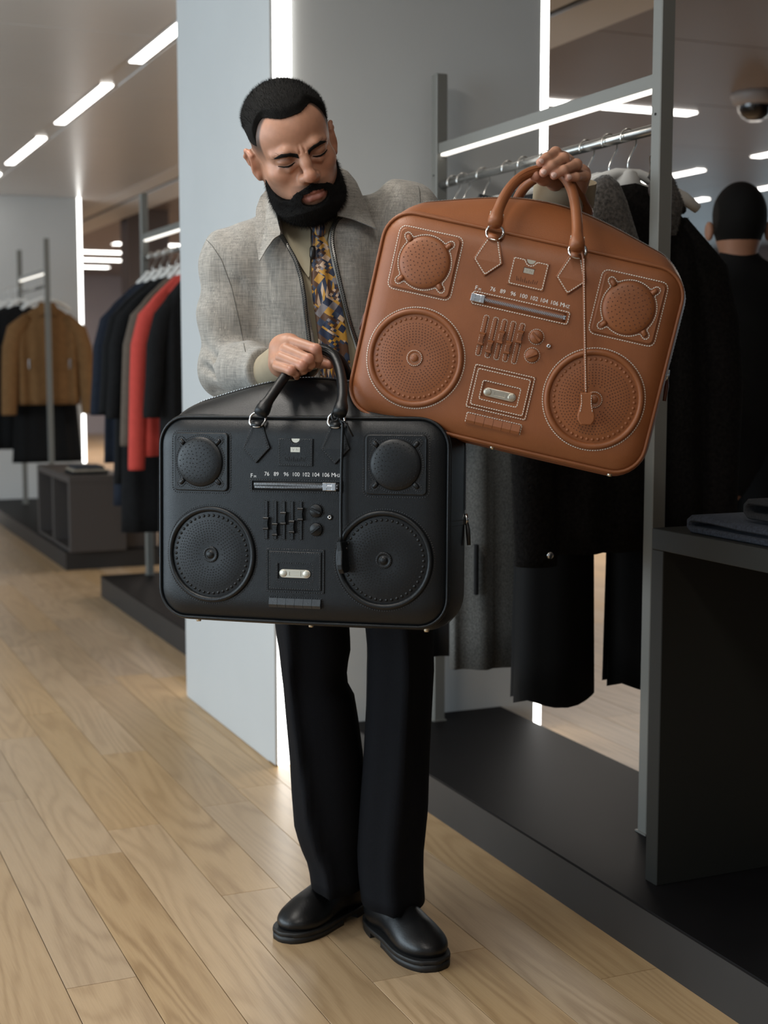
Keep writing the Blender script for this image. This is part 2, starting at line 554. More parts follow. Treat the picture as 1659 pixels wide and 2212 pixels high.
def text_mesh(txt, size):
    c = bpy.data.curves.new('txt', 'FONT'); c.body = txt; c.size = size; c.align_x = 'CENTER'; c.align_y = 'CENTER'
    c.extrude = .00015; c.resolution_u = 3
    o = bpy.data.objects.new('txt', c); COL.objects.link(o)
    dg = bpy.context.evaluated_depsgraph_get()
    me = o.evaluated_get(dg).to_mesh()
    V = np.array([v.co[:] for v in me.vertices]); F = [tuple(p.vertices) for p in me.polygons]
    o.evaluated_get(dg).to_mesh_clear()
    bpy.data.objects.remove(o, do_unlink=True); bpy.data.curves.remove(c)
    return V, F

def tab_outline(cx, cy, r=.046, gap=.0):
    """speaker dome outline: a circle with four rounded lugs on the diagonals"""
    P = []
    w, L = .0062, .0175
    half = math.asin(w/r)
    for q in range(4):
        a = math.pi/4+q*math.pi/2
        d = np.array([math.cos(a), math.sin(a)]); e = np.array([-d[1], d[0]])
        P.append(r*np.array([math.cos(a-half), math.sin(a-half)]))
        for k in range(9):
            b = -math.pi/2+math.pi*k/8
            P.append(d*(r+L-w-.004+w*math.cos(b))+e*w*math.sin(b))
        P.append(r*np.array([math.cos(a+half), math.sin(a+half)]))
        for k in range(1, 12):
            b = a+half+(math.pi/2-2*half)*k/12
            P.append(r*np.array([math.cos(b), math.sin(b)]))
    return np.array(P)*(1+gap)+np.array([cx, cy])

def make_bag(b, SC, mats, root_label, word, handle_f, handle_b, slider_s, cord, bell, strap_tail, dial_ang, feet, group):
    th0, kap, gam, phi, tx, ty, tz = b
    LE, ST, MT, DK, GOLD, TXT, PIT = (mats[k] for k in ('leather', 'stitch', 'metal', 'dark', 'plate', 'text', 'pit'))
    def place(q):
        s, t, n = q[:, 0], q[:, 1], q[:, 2]
        th = th0+kap*s
        X = (np.sin(th)-math.sin(th0))/kap; D = -(np.cos(th)-math.cos(th0))/kap
        q = np.stack([X-n*np.sin(th), -D-n*np.cos(th), t], -1)
        c, s_ = math.cos(gam), math.sin(gam)
        q = np.stack([q[:, 0]*c+q[:, 2]*s_, q[:, 1], -q[:, 0]*s_+q[:, 2]*c], -1)
        c, s_ = math.cos(phi), math.sin(phi)
        q = np.stack([q[:, 0], q[:, 1]*c-q[:, 2]*s_, q[:, 1]*s_+q[:, 2]*c], -1)
        q = q+np.array([tx, ty, tz]); q[:, 2] -= HC; q *= SC; q[:, 2] += HC      # nearer and smaller, or farther and larger
        return q
    base = place(np.array([[0, -BH/2, -BT/2]]))[0]
    root = thing('boombox_bag', base, 0, root_label, 'bag', group)
    def W(V): return place(np.asarray(V, float))-base                       # free local point
    def F(V):                                                               # point lying on the front panel
        V = np.asarray(V, float).copy(); V[:, 2] += n0(V[:, 0], V[:, 1]); return W(V)
    # ---- body: front panel, gusset, back in one skin
    out = resample(rrect(0, 0, BW/2, BH/2, BR, 10), .0085)
    nP = len(out)
    dn = np.roll(out, -1, 0)-np.roll(out, 1, 0); dn /= np.linalg.norm(dn, axis=1, keepdims=True)
    nrm = np.stack([dn[:, 1], -dn[:, 0]], -1)
    def dome(s): return .056*np.cos(np.clip(np.pi*s/.60, -np.pi/2, np.pi/2))**1.5
    def gus(P, Nn, q):
        P = P+Nn*(.017*math.sin(math.pi*q))
        top = sm01(P[:, 1], BH/2-.045, BH/2)
        t = P[:, 1]+top*dome(P[:, 0])*math.sin(math.pi*q)**.75
        s = P[:, 0]*(1+.02*math.sin(math.pi*q)*(1-top))
        return np.c_[s, t, np.full(len(P), -.014-(BT-.028)*q)]
    rings = []
    for lam in (.02, .15, .3, .45, .6, .72, .8, .86, .91, .95, .98, 1.0):
        p = out*lam; rings.append(np.c_[p, n0(p[:, 0], p[:, 1])])
    for q in np.linspace(0, 1, 14)[1:]: rings.append(gus(out, nrm, q))
    for lam in (.97, .9, .8, .5, .02):
        p = out*lam; rings.append(np.c_[p, -BT-n0(p[:, 0], p[:, 1])])
    MB().loft(rings).build('bag_body', LE, root, warp=W)
    # ---- piping along both edges
    pf = np.c_[out+nrm*.0018, np.full(nP, -.0125)]
    pg = np.c_[out+nrm*.0050, np.full(nP, -.0205)]
    MB().tube(pf, .0032, 6, closed=True).build('piping', LE, root, warp=W)
    MB().tube(pg, .0024, 6, closed=True).build('piping', LE, root, warp=W)
    MB().tube(np.c_[out+nrm*.0015, np.full(nP, -BT+.0125)], .0032, 6, closed=True).build('piping', LE, root, warp=W)
    # ---- stitching
    S = MB()
    def stitch(P, n, closed=True, pitch=.0044, dash=.0030, w=.00068, front=True):
        Q = resample(P, pitch, closed)
        m = len(Q)
        for i in range(m if closed else m-1):
            a, c = Q[i], Q[(i+1) % m]
            d = c-a; L = np.linalg.norm(d)
            if L < 1e-6: continue
            d /= L; e = np.array([-d[1], d[0]])
            skew = e*.00025
            p, r = a+d*(L-dash)/2-skew, a+d*(L+dash)/2+skew
            V = [(*(p-e*w), n), (*(r-e*w), n), (*(r+e*w), n), (*(p+e*w), n),
                 (*((p+r)/2-e*w), n+.0005), (*((p+r)/2+e*w), n+.0005)]
            S.add(V, [(0, 1, 4), (1, 2, 5, 4), (2, 3, 5), (3, 0, 4, 5)])
    # ---- square tweeters
    for sg in (-1, 1):
        cx, cy = sg*.1822, .1017
        sq = rrect(cx, cy, .0545, .0525, .0085, 5)
        t = MB().prism(sq, -.002, .0042, .002).build('square_speaker', LE, root, warp=F)
        stitch(rrect(cx, cy, .0585, .0562, .011, 5), .0005)
        # groove of the dome outline
        tab = tab_outline(cx, cy, .0462)
        g = MB(); g.prism(tab[::1], .0040, .00445); g.build('dome_groove', mats['groove'], t, warp=F)
        stitch(tab_outline(cx, cy, .0462, .045), .0044, pitch=.0040, dash=.0028)
        d = MB()
        d.lathe([(.0452, .0043), (.0449, .0058), (.0430, .0076), (.037, .0096), (.026, .0112), (.014, .0119), (.0001, .0121)], 40, (cx, cy))
        d.build('speaker_dome', LE, t, warp=F)
        for q in range(4):
            a = math.pi/4+q*math.pi/2
            l = MB()
            pts = [(cx+math.cos(a)*r, cy+math.sin(a)*r, .0048) for r in (.0455, .0495, .0535, .0565)]
            l.tube(pts, [.0042, .0043, .0043, .0030], 8, flat=((0, 0, 1), .8)).build('lug', LE, t, warp=F)
        P = MB()
        kk = 0
        for ring, nn in enumerate((3, 8, 13, 18, 22, 26)):
            r = .004+.0066*ring
            for k in range(nn):
                a = 2*math.pi*(k+.37*ring)/nn
                h = float(np.interp(r, [0, .014, .026, .037, .043], [.0121, .0119, .0112, .0096, .0076]))
                x, y = cx+r*math.cos(a)+rng.normal()*.0006, cy+r*math.sin(a)+rng.normal()*.0006
                P.add([(x+.0011*math.cos(j*math.pi/3), y+.0011*math.sin(j*math.pi/3), h+.00035) for j in range(6)], [tuple(range(6))])
        P.build('perforations', PIT, t, warp=F, kind='stuff')
    # ---- round woofers
    for sg in (-1, 1):
        cx, cy = sg*.1619, -.0649
        t = MB().lathe([(.0872, -.001), (.0868, .0030), (.0855, .0052), (.083, .0062), (.0805, .0058), (.0785, .0045), (.0772, .0022), (.0768, .0003)], 72, (cx, cy)).build('round_speaker', LE, root, warp=F)
        cone = MB()
        pr = [(.0769, .0004), (.07, .0012), (.06, .0030), (.04, .0040), (.022, .0034), (.0145, .0028), (.0002, .0028)]
        cone.lathe(pr, 72, (cx, cy)).build('speaker_cone', LE, t, warp=F)
        def hz(r): return float(np.interp(r, [p[0] for p in pr[::-1]], [p[1] for p in pr[::-1]]))
        stitch(np.c_[cx+.0896*np.cos(np.linspace(0, 2*np.pi, 97)[:-1]), cy+.0896*np.sin(np.linspace(0, 2*np.pi, 97)[:-1])], .0004)
        B = MB()
        for k in range(46):
            a = 2*math.pi*k/46; x, y = cx+.0702*math.cos(a), cy+.0702*math.sin(a); h = hz(.0702)
            B.lathe([(.0029, h-.0005), (.0027, h+.0007), (.0016, h+.0015), (.0001, h+.0018)], 10, (x, y))
        B.build('embossed_studs', LE, t, warp=F, kind='stuff')
        P = MB()
        for ring in range(9):
            r = .0235+.0047*ring
            nn = int(2*math.pi*r/.0056) if ring else 14
            for k in range(nn):
                a = 2*math.pi*(k+.5*(ring % 2))/nn
                x, y = cx+r*math.cos(a), cy+r*math.sin(a); h = hz(r)
                q = .0012 if ring < 6 else .0011
                P.add([(x+q*math.cos(j*math.pi/3), y+q*math.sin(j*math.pi/3), h+.0003) for j in range(6)], [tuple(range(6))])
        P.build('perforations', PIT, t, warp=F, kind='stuff')
        for k in range(8):
            a = 2*math.pi*k/8
        C = MB().lathe([(.0148, .002), (.0146, .0044), (.0130, .0058), (.0105, .0052), (.0092, .0044), (.0070, .0048), (.0062, .0066), (.0035, .0076), (.0001, .0079)], 30, (cx, cy))
        C.build('centre_cap', LE, t, warp=F)
        stitch(np.c_[cx+.0136*np.cos(np.linspace(0, 2*np.pi, 41)[:-1]), cy+.0136*np.sin(np.linspace(0, 2*np.pi, 41)[:-1])], .0056, pitch=.0036, dash=.0024, w=.00042)
        stitch(np.c_[cx+.0078*np.cos(np.linspace(0, 2*np.pi, 31)[:-1]), cy+.0078*np.sin(np.linspace(0, 2*np.pi, 31)[:-1])], .0047, pitch=.0020, dash=.0008, w=.0003) if word == 'brown' else None
    # ---- card pocket
    pk = [(-.0318, .0968), (.0318, .0968), (.0322, .1452), (.0085, .1452)]+[(.0082*math.cos(a), .1452-.0082*math.sin(a)) for a in np.linspace(.15, math.pi-.15, 9)]+[(-.0085, .1452), (-.0316, .1452)]
    cp = MB().prism(pk, -.002, .0026, .0006).build('card_pocket', LE, root, warp=F)
    stitch(np.array([(-.0294, .1438), (-.0296, .0992), (.0296, .0992), (.0299, .1438)]), .0027, False)
    stitch(np.array([(-.0292, .1436), (-.0105, .1436)]+[(.0102*math.cos(a), .1448-.0102*math.sin(a)) for a in np.linspace(math.pi-.1, .1, 11)]+[(.0105, .1436), (.0296, .1436)]), .0027, False)
    MB().prism([(.0076*math.cos(a), .1453-.0072*math.sin(a)) for a in np.linspace(math.pi, 0, 13)], -.001, .0012).build('card', GOLD, cp, warp=F)
    lab = MB().prism([(-.0088, .1215), (.0088, .1215), (.0088, .1302), (-.0088, .1302)], .001, .0030).build('label_window', GOLD, cp, warp=F)
    V, Fc = text_mesh('V N', .0072); V[:, 0] += .0004; V[:, 1] += .1257; V[:, 2] += .0031
    MB().add(V, Fc).build('lettering', mats['engrave'], lab, warp=F)
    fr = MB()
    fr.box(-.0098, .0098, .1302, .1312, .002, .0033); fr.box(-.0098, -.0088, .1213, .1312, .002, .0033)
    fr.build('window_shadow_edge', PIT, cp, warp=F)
    bars = MB()
    for i, hh in enumerate((.0070, .0045, .0080, .0055, .0086, .0046, .0062, .0042, .0074, .0050, .0066)):
        x = -.0168+i*.0034; lean = (i-5)*.00035
        y = .1045+abs(i-5)*.0003
        bars.add([(x-.00045, y, .00275), (x+.00045, y, .00275), (x+.00045+lean, y+hh, .00275), (x-.00045+lean, y+hh, .00275)], [(0, 1, 2, 3)])
    bars.build('level_slits', PIT, cp, warp=F, kind='stuff')
    # ---- tuner: raised window frame, zip teeth, slider, printed scale
    fo, fi = rrect(0, .0615, .0862, .0112, .0012, 2), rrect(0, .0615, .0815, .0082, .0008, 2)
    fm = MB(); nf = len(fo)
    st_ = lambda P, n: np.c_[P, np.full(len(P), n)]
    A = [st_(fo, -.001), st_(fo*1.0, .0022), st_(fi, .0024), st_(fi, .0004)]
    # subdivide along the length so the frame follows the bent panel
    fm.loft([np.vstack([resample(r[:, :2], .006), ]) if False else r for r in A], cap=False, smooth=False)
    tun = thing('tuner_scale', (0, 0, 0)); tun.parent = root
    fm.build('tuner_frame', LE, tun, warp=F)
    gx = np.linspace(-.0816, .0816, 25)
    MB().loft([np.array([(x, .0615-.0083, .0005), (x, .0615+.0083, .0005), (x, .0615+.0083, .0003), (x, .0615-.0083, .0003)]) for x in gx]).build('zip_tape', DK, tun, warp=F)
    stitch(rrect(0, .0617, .0857, .0107, .0012, 2), .0024)
    T = MB()
    a0, a1 = (-.066, .0775) if slider_s < 0 else (-.0775, .052)
    x = a0
    i = 0
    spread = 0 if slider_s < 0 else 1
    while x < a1:
        f = (a1-x)/(a1-a0)
        dy = .0007+(.0016*min(1, f*1.6) if spread else 0)
        T.box(x, x+.0012, .0615+dy-.0012, .0615+dy+.0022, .0006, .0019)
        T.box(x+.0015, x+.0027, .0615-dy-.0022, .0615-dy+.0012, .0006, .0019)
        x += .0030
    T.build('zip_teeth', MT, tun, warp=F, kind='stuff')
    e = MB(); ex = .0785 if slider_s < 0 else .0755
    for yy in (-.0022, .0022): e.box(ex-.0022, ex+.0022, .0615+yy-.0012, .0615+yy+.0012, .0006, .0028, .0003)
    e.box(ex-.0007, ex+.0007, .0600, .0630, .0006, .0026)
    e.build('zip_stop', MT, tun, warp=F)
    zs = MB().prism(rrect(slider_s, .0615, .0125, .0072, .0012, 3), .0008, .0058, .0012).build('zip_slider', MT, tun, warp=F)
    for dx in (-.0082, .0082): MB().box(slider_s+dx-.0036, slider_s+dx+.0036, .0615-.0066, .0615+.0066, .0050, .0074, .0008).build('slider_bar', MT, zs, warp=F)
    MB().box(slider_s-.005, slider_s+.005, .0615-.0021, .0615+.0021, .0050, .0072, .0006).build('slider_bar', MT, zs, warp=F)
    pr_ = MB()
    for txt, x, y, sz in [('F', -.0830, .0783, .0105), ('M', -.0765, .0768, .0062), ('76', -.0540, .0819, .0100), ('89', -.0362, .0819, .0100), ('96', -.0175, .0819, .0100),
                          ('100', .0006, .0819, .0100), ('102', .0194, .0819, .0100), ('104', .0372, .0819, .0100), ('106', .0556, .0819, .0100), ('M', .0697, .0820, .0105), ('HZ', .0780, .0812, .0078)]:
        V, Fc = text_mesh(txt, sz); V[:, 0] = V[:, 0]*.98+x; V[:, 1] += y; V[:, 2] += .0003
        pr_.add(V, Fc)
    pr_.build('scale_lettering', TXT, tun, warp=F, kind='stuff')
    # ---- equaliser sliders
    for sx, kt in zip((-.0537, -.0367, -.0208, -.0051, .0110), (-.0057, -.0160, .0043, -.0104, .0122)):
        q = thing('equaliser_slider', (0, 0, 0)); q.parent = root
        stitch(rrect(sx, .0003, .0044, .0358, .0012, 2), .0004, pitch=.0040, dash=.0026, w=.00040)
        MB().prism(rrect(sx, .0003, .0023, .0338, .0008, 2), -.001, .0024, .0006).build('slider_rail', LE, q, warp=F)
        kn = MB()
        rg = []
        for yy, wd, hh in ((-.0112, .0056, .0060), (-.0095, .0058, .0078), (-.0075, .0052, .0066), (-.0060, .0045, .0068), (0, .0040, .0066), (.0060, .0045, .0068), (.0075, .0052, .0066), (.0095, .0058, .0078), (.0112, .0056, .0060)):
            rg.append(np.array([(sx-wd, kt+yy, .001), (sx+wd, kt+yy, .001), (sx+wd*.86, kt+yy, hh), (sx-wd*.86, kt+yy, hh)]))
        kn.loft(rg, smooth=False).build('slider_knob', LE, q, warp=F)
        rb = MB()
        for j in range(6): rb.box(sx-.0033, sx+.0033, kt-.0056+j*.0020, kt-.0046+j*.0020, .0064, .0074)
        rb.build('knob_ribs', LE, q, warp=F, kind='stuff')
    # ---- dials
    for (dx, dy), an in zip(((.0389, .0186), (.0391, -.0142)), dial_ang):
        d = MB().lathe([(.0118, -.001), (.0117, .0034), (.0108, .0046), (.0001, .0048)], 28, (dx, dy)).build('dial', LE, root, warp=F)
        stitch(np.c_[dx+.0134*np.cos(np.linspace(0, 2*np.pi, 41)[:-1]), dy+.0134*np.sin(np.linspace(0, 2*np.pi, 41)[:-1])], .0004, pitch=.0038, dash=.0025, w=.00042)
        c, s_ = math.cos(an), math.sin(an)
        MB().box(-.0102, .0102, -.0022, .0022, .0045, .0088, .0008).build('dial_ridge', LE, d, xf=Matrix(((c, -s_, 0, dx), (s_, c, 0, dy), (0, 0, 1, 0), (0, 0, 0, 1))), warp=F)
    # ---- headphone jack
    j = MB().lathe([(.0052, -.001), (.0050, .0020), (.0038, .0026), (.0034, .0020)], 20, (.0638, .0079)).build('jack_ring', LE, root, warp=F)
    MB().lathe([(.0036, .0018), (.0034, .0030), (.0022, .0033), (.0016, .0028), (.0015, .001)], 18, (.0638, .0079)).build('eyelet', MT, j, warp=F)
    MB().lathe([(.0016, .0020), (.0001, .0020)], 12, (.0638, .0079)).build('eyelet_hole', PIT, j, warp=F)
    # ---- cassette door
    cas = thing('cassette_deck', (0, 0, 0)); cas.parent = root
    cy = -.0889
    def frame(name, hx, hy, ix, iy, z0, z1, c, m, par, cyy=cy):
        o, i_ = rrect(0, cyy, hx, hy, .001, 2), rrect(0, cyy, ix, iy, .0008, 2)
        return MB().loft([st_(o, z0), st_(o, z1-c), st_(o+(i_-o)*min(.4, c/(max(hx-ix, .0011))), z1), st_(i_, z1), st_(i_, z0)], cap=False, smooth=False).build(name, m, par, warp=F)
    frame('deck_frame', .0545, .0390, .0506, .0354, -.001, .0018, .0006, LE, cas)
    MB().prism(rrect(0, cy, .0507, .0355, .001, 2), -.001, .0003).build('deck_shadow_gap', DK, cas, warp=F)
    frame('deck_door', .0492, .0342, .0318, .0146, .0002, .0032, .0008, LE, cas)
    MB().prism(rrect(0, cy-.003, .0324, .0176, .001, 2), .0002, .0006).build('deck_window', LE, cas, warp=F)
    stitch(rrect(0, cy, .0533, .0379, .001, 2), .0019)
    stitch(rrect(0, cy, .0468, .0320, .001, 2), .0033)
    stitch(rrect(0, cy-.003, .0340, .0168, .001, 2), .0033)
    pc = -.0938
    pill = [(.0215+.0075*math.cos(a), pc+.0075*math.sin(a)) for a in np.linspace(-math.pi/2, math.pi/2, 11)]+[(-.0215+.0075*math.cos(a), pc+.0075*math.sin(a)) for a in np.linspace(math.pi/2, 1.5*math.pi, 11)]
    pl = MB().prism(pill, .0005, .0026, .0006).build('cassette_plate', GOLD, cas, warp=F)
    for dx in (-.0212, .0212):
        MB().lathe([(.0063, .0024), (.0061, .0034), (.0052, .0037), (.0001, .0037)], 22, (dx, pc)).build('reel_disc', GOLD, pl, warp=F)
    MB().loft([st_(rrect(0, pc, .0112, .0044, .0006, 2), .0025), st_(rrect(0, pc, .0112, .0044, .0006, 2), .0033), st_(rrect(0, pc, .0100, .0032, .0005, 2), .0033), st_(rrect(0, pc, .0098, .0030, .0005, 2), .0026)], cap=False, smooth=False).build('plate_window', GOLD, pl, warp=F)
    # ---- keys
    for k in range(6):
        x0 = -.0478+k*.0161
        V = []
        for xx in (x0+.0002, x0+.0158):
            V += [(xx, -.1552, -.001), (xx, -.1378, -.001), (xx, -.1380, .0042), (xx, -.1495, .0072), (xx, -.1548, .0052)]
        MB().add(V, [(0, 1, 2, 3, 4), (9, 8, 7, 6, 5), (0, 5, 6, 1), (1, 6, 7, 2), (2, 7, 8, 3), (3, 8, 9, 4), (4, 9, 5, 0)]).build('key', mats['key'], root, warp=F)
    stitch(np.array([(-.0488, -.1545), (-.0488, -.1365), (.0502, -.1365), (.0502, -.1555)]), .0004, False)
    sy = MB()
    for k in range(5):
        x0 = -.034+k*.0155
        for dd in ((-.0012, .0012) if k in (2, 3) else (0,)):
            sgn = -1 if k < 2 else 1
            sy.add([(x0+dd-.001*sgn, -.1312, .0003), (x0+dd-.001*sgn, -.1332, .0003), (x0+dd+.001*sgn, -.1322, .0003)], [(0, 1, 2)])
    sy.build('key_symbols', PIT, root, warp=F, kind='stuff')
    # ---- diamond tabs, rings, handles
    for sg in (-1, 1):
        cx = sg*.0734
        po = np.array([(-.0105, .171), (-.0258, .1272), (0, .1010), (.0262, .1282), (.0105, .171)])+np.array([cx, 0])
        dt = MB().prism(po, .0005, .0048, .0010).build('diamond_tab', LE, root, warp=F)
        pi = np.array([(-.0088, .164), (-.0228, .1272), (0, .1042), (.0230, .1280), (.0088, .164)])+np.array([cx, 0])
        stitch(pi, .0049, False)
        MB().tube([(cx-.0095, .1705, .0060), (cx+.0095, .1705, .0060)], .0056, 10).build('tab_loop', LE, dt, warp=F)
        ring = [(cx+.0150*math.cos(a), .1785+.0128*math.sin(a), .0085+.0015*math.sin(a)) for a in np.linspace(0, 2*np.pi, 33)[:-1]]
        MB().tube(ring, .0023, 8, closed=True).build('ring', MT, root, warp=F)
    for pts, nm in ((handle_f, 'front'), (handle_b, 'back')):
        P3 = np.array([at(*p) for p in pts])
        Q = resample(P3, .008, False)
        for _ in range(6):
            Q[1:-1] = .25*Q[:-2]+.5*Q[1:-1]+.25*Q[2:]
        m = len(Q)
        L = np.arange(m)*.008
        dist = np.minimum(L, L[-1]-L)
        rad = .0092+.0042*(1-sm01(dist, .010, .034))-.002*(1-sm01(dist, -.002, .010))
        h = MB().tube(Q-base, rad.tolist(), 12, flat=((0, 1, 0), .92)).build('handle', LE, root)
        seam = MB()
        for sgn in (-1, 1):
            sq_ = Q.copy(); sq_[:, 1] -= rad*.93
            t_ = np.gradient(Q, axis=0); t_ /= np.linalg.norm(t_, axis=1, keepdims=True)
            side = np.cross(t_, np.array([0, 1, 0])); side /= np.maximum(np.linalg.norm(side, axis=1, keepdims=True), 1e-6)
            sq_ += side*(rad*.30)[:, None]*sgn
            seam.tube(sq_[3:-3]-base, .0009, 5)
        seam.build('handle_seam', LE, h)
        if nm == 'front':
            eS = MB()
            for e_, nx in ((0, 1), (-1, -2)):
                d = Q[nx]-Q[e_]; d /= np.linalg.norm(d)
                side = np.cross(d, np.array([0, -1, 0])); side /= np.linalg.norm(side)
                for sgn in (-1, 1):
                    for k in range(4):
                        p = Q[e_]+d*(.008+k*.0045)+side*sgn*.0112+np.array([0, -.0035, 0])-base
                        eS.tube([p, p+d*.003], .0006, 5)
            eS.build('end_stitches', ST, h, kind='stuff')
    # ---- top zip following the dome
    idx = [i for i in range(nP) if out[i, 1] > .012]
    # order from right side over the top to the left side
    idx.sort(key=lambda i: math.atan2(out[i, 1]+.02, out[i, 0]))
    zp = gus(out[idx], nrm[idx], .5)
    zl = [gus(out[idx], nrm[idx], q) for q in (.44, .47, .5, .53, .56)]
    for a_, lift in zip(zl, (.0006, .0016, .0020, .0016, .0006)): a_[:, :2] += nrm[idx]*lift
    tp = MB(); m = len(idx)
    V = np.concatenate(zl); Fz = []
    for k in range(4):
        for i in range(m-1): Fz.append((k*m+i, k*m+i+1, (k+1)*m+i+1, (k+1)*m+i))
    tp.add(V, Fz, True).build('zip_tape', mats['tape'], root, warp=W)
    tz_ = MB()
    zq = resample(zl[2], .0030, False)
    for i in range(2, len(zq)-2):
        p = zq[i]; d = zq[i+1]-zq[i-1]; d /= np.linalg.norm(d); e_ = np.array([-d[1], d[0], 0])
        if e_ @ np.array([p[0], p[1]+.05, 0]) < 0: e_ = -e_
        off = .0013 if i % 2 else -.0013
        c = p+np.array([0, 0, off])
        A = []
        for sd in (-.00075, .00075):
            for hh in (0.0, .0010):
                for zz in (-.0022, .0022):
                    A.append(c+d*sd+e_*hh+np.array([0, 0, zz]))
        tz_.add(A, [(0, 1, 3, 2), (4, 6, 7, 5), (0, 4, 5, 1), (2, 3, 7, 6), (0, 2, 6, 4), (1, 5, 7, 3)])
    tz_.build('zip_teeth', M['topzip'], root, warp=W, kind='stuff')
    # side seams and zip pullers
    for sg in (-1, 1):
        ii = min(range(nP), key=lambda i: abs(out[i, 1]-.004)+(0 if out[i, 0]*sg > 0 else 9))
        jj = min(range(nP), key=lambda i: abs(out[i, 1]+.008)+(0 if out[i, 0]*sg > 0 else 9))
        sm_ = MB()
        for kx in (ii, jj):
            line = np.array([gus(out[kx:kx+1], nrm[kx:kx+1], q)[0]+np.array([sg*.0006, 0, 0]) for q in np.linspace(.05, .46, 14)])
            sm_.tube(line, .0006, 5)
        sm_.build('side_seam', ST, root, warp=W)
        p0 = gus(out[ii:ii+1], nrm[ii:ii+1], .5)[0]
        sl = MB().tube([p0+np.array([sg*.002, .010, 0]), p0+np.array([sg*.004, 0, 0]), p0+np.array([sg*.004, -.010, 0])], .0035, 8).build('zip_slider', MT, root, warp=W)
        MB().tube([p0+np.array([sg*.004, -.004, 0]), p0+np.array([sg*.007, -.020, .002]), p0+np.array([sg*.009, -.046, .004])], [.003, .0045, .0035], 8).build('zip_puller', mats['puller'], sl, warp=W)
    for fs in feet:
        for nn_ in (-.035, -BT+.035):
            MB().lathe([(.0001, -.005), (.0042, -.0046), (.0048, -.002), (.0048, .008)], 14).build('foot_stud', GOLD, root, xf=Matrix(((1, 0, 0, fs), (0, 0, 1, -BH/2-.008), (0, 1, 0, nn_), (0, 0, 0, 1))), warp=W)
    # ---- key-bell on its cord
    cr = np.array(cord)
    ck = thing('key_bell', (0, 0, 0)); ck.parent = root
    cq = resample(cr, .012, False)
    MB().tube(cq, .0028, 8).build('cord', LE, ck, warp=W)
    if word == 'brown':
        cs = MB()
        rs = resample(cr[1:], .0042, False)
        for i in range(len(rs)-1):
            a_, c_ = rs[i], rs[i]+(rs[i+1]-rs[i])*.66
            cs.tube([a_+np.array([0, 0, .0026]), c_+np.array([0, 0, .0026])], .00055, 4)
        cs.build('cord_stitches', ST, ck, warp=W, kind='stuff')
    kn = [(cr[0][0]-.006+.006*math.cos(a), cr[0][1]+.004+.009*math.sin(a), cr[0][2]+.001) for a in np.linspace(0, 2*np.pi, 17)[:-1]]
    MB().tube(kn, .0022, 7, closed=True).build('cord_knot', LE, ck, warp=W)
    if strap_tail: MB().tube(strap_tail, .0016, 6).build('cord_tail', LE, ck, warp=W)
    (bx, by, bz), bang, bdepth, prof = bell
    bo = MB().prism(np.array(prof), -.0045, .0045, .002)
    c, s_ = math.cos(bang), math.sin(bang)
    cd, sd_ = math.cos(bdepth), math.sin(bdepth)
    Mx = Matrix(((c, -s_, 0, bx), (s_, c, 0, by), (0, 0, 1, bz), (0, 0, 0, 1))) @ Matrix.Rotation(bdepth, 4, 'Y')
    bo.build('bell', LE, ck, xf=Mx, warp=W)
    if word == 'brown':
        bs = MB()
        for sgn in (-1, 1):
            q = resample(np.array([(sgn*.0085, -.004), (sgn*.0080, -.018), (sgn*.0105, -.034)]), .0042, False)
            for i in range(len(q)-1): bs.tube([(*q[i], .0048), (*(q[i]+(q[i+1]-q[i])*.65), .0048)], .0005, 4)
        bs.build('bell_stitches', ST, ck, xf=Mx, warp=W, kind='stuff')
    S.build('stitching', ST, root, warp=F, kind='stuff')
    return root, W, place

def leather(name, col, rough, spec, noise, bump=.25, coat=0.):
    m = mat(name, col, rough, spec=spec, noise=noise, nscale=9, bump=bump, bscale=900, coat=coat, coat_rough=.3)
    return m
gold = mat('pale_metal', (.62, .57, .47), .36, metal=1.0)
MB_BROWN = dict(leather=leather('tan_leather', (.235, .078, .026), .43, .42, .13, coat=.06), stitch=mat('white_thread', (.72, .67, .58), .7), metal=M['zipmetal'],
    dark=mat('tan_leather_tape', (.19, .063, .023), .55), plate=gold, text=mat('silver_print', (.78, .76, .72), .35), pit=mat('perforation_brown', (.07, .022, .010), .8),
    groove=mat('tan_leather_groove', (.20, .066, .024), .5), engrave=mat('engraving', (.42, .38, .30), .4, metal=.6), key=leather('tan_leather_keys', (.24, .080, .028), .42, .42, .05),
    tape=mat('zip_tape_brown', (.20, .085, .04), .6), puller=leather('dark_brown_strap', (.09, .03, .02), .45, .5, .05))
MB_BLACK = dict(leather=leather('black_leather', (.0042, .0054, .0066), .36, .34, .10, coat=.04), stitch=mat('black_thread', (.012, .013, .015), .6), metal=M['zipmetal'],
    dark=mat('black_leather_tape', (.010, .011, .012), .5), plate=gold, text=mat('silver_print_b', (.70, .70, .70), .35), pit=mat('perforation_black', (.003, .003, .003), .9),
    groove=mat('black_leather_groove', (.010, .011, .013), .5), engrave=mat('engraving_b', (.42, .40, .36), .4, metal=.6), key=leather('black_leather_keys', (.012, .015, .018), .34, .7, .04),
    tape=mat('zip_tape_black', (.008, .009, .014), .55), puller=leather('black_strap', (.01, .01, .01), .45, .5, .05))
BELLP = [(-.0100, 0), (-.0092, -.016), (-.0150, -.040), (-.0140, -.048), (-.0090, -.0555), (.0090, -.0555), (.0140, -.048), (.0150, -.040), (.0092, -.016), (.0100, 0)]
BAG_BLACK = (.2705, -.3903, .0079, -.0432, -.1567, 2.5, .9389)
BAG_BROWN = (.1510, -.5637, .2210, .0425, .2242, 2.5065, 1.2525)
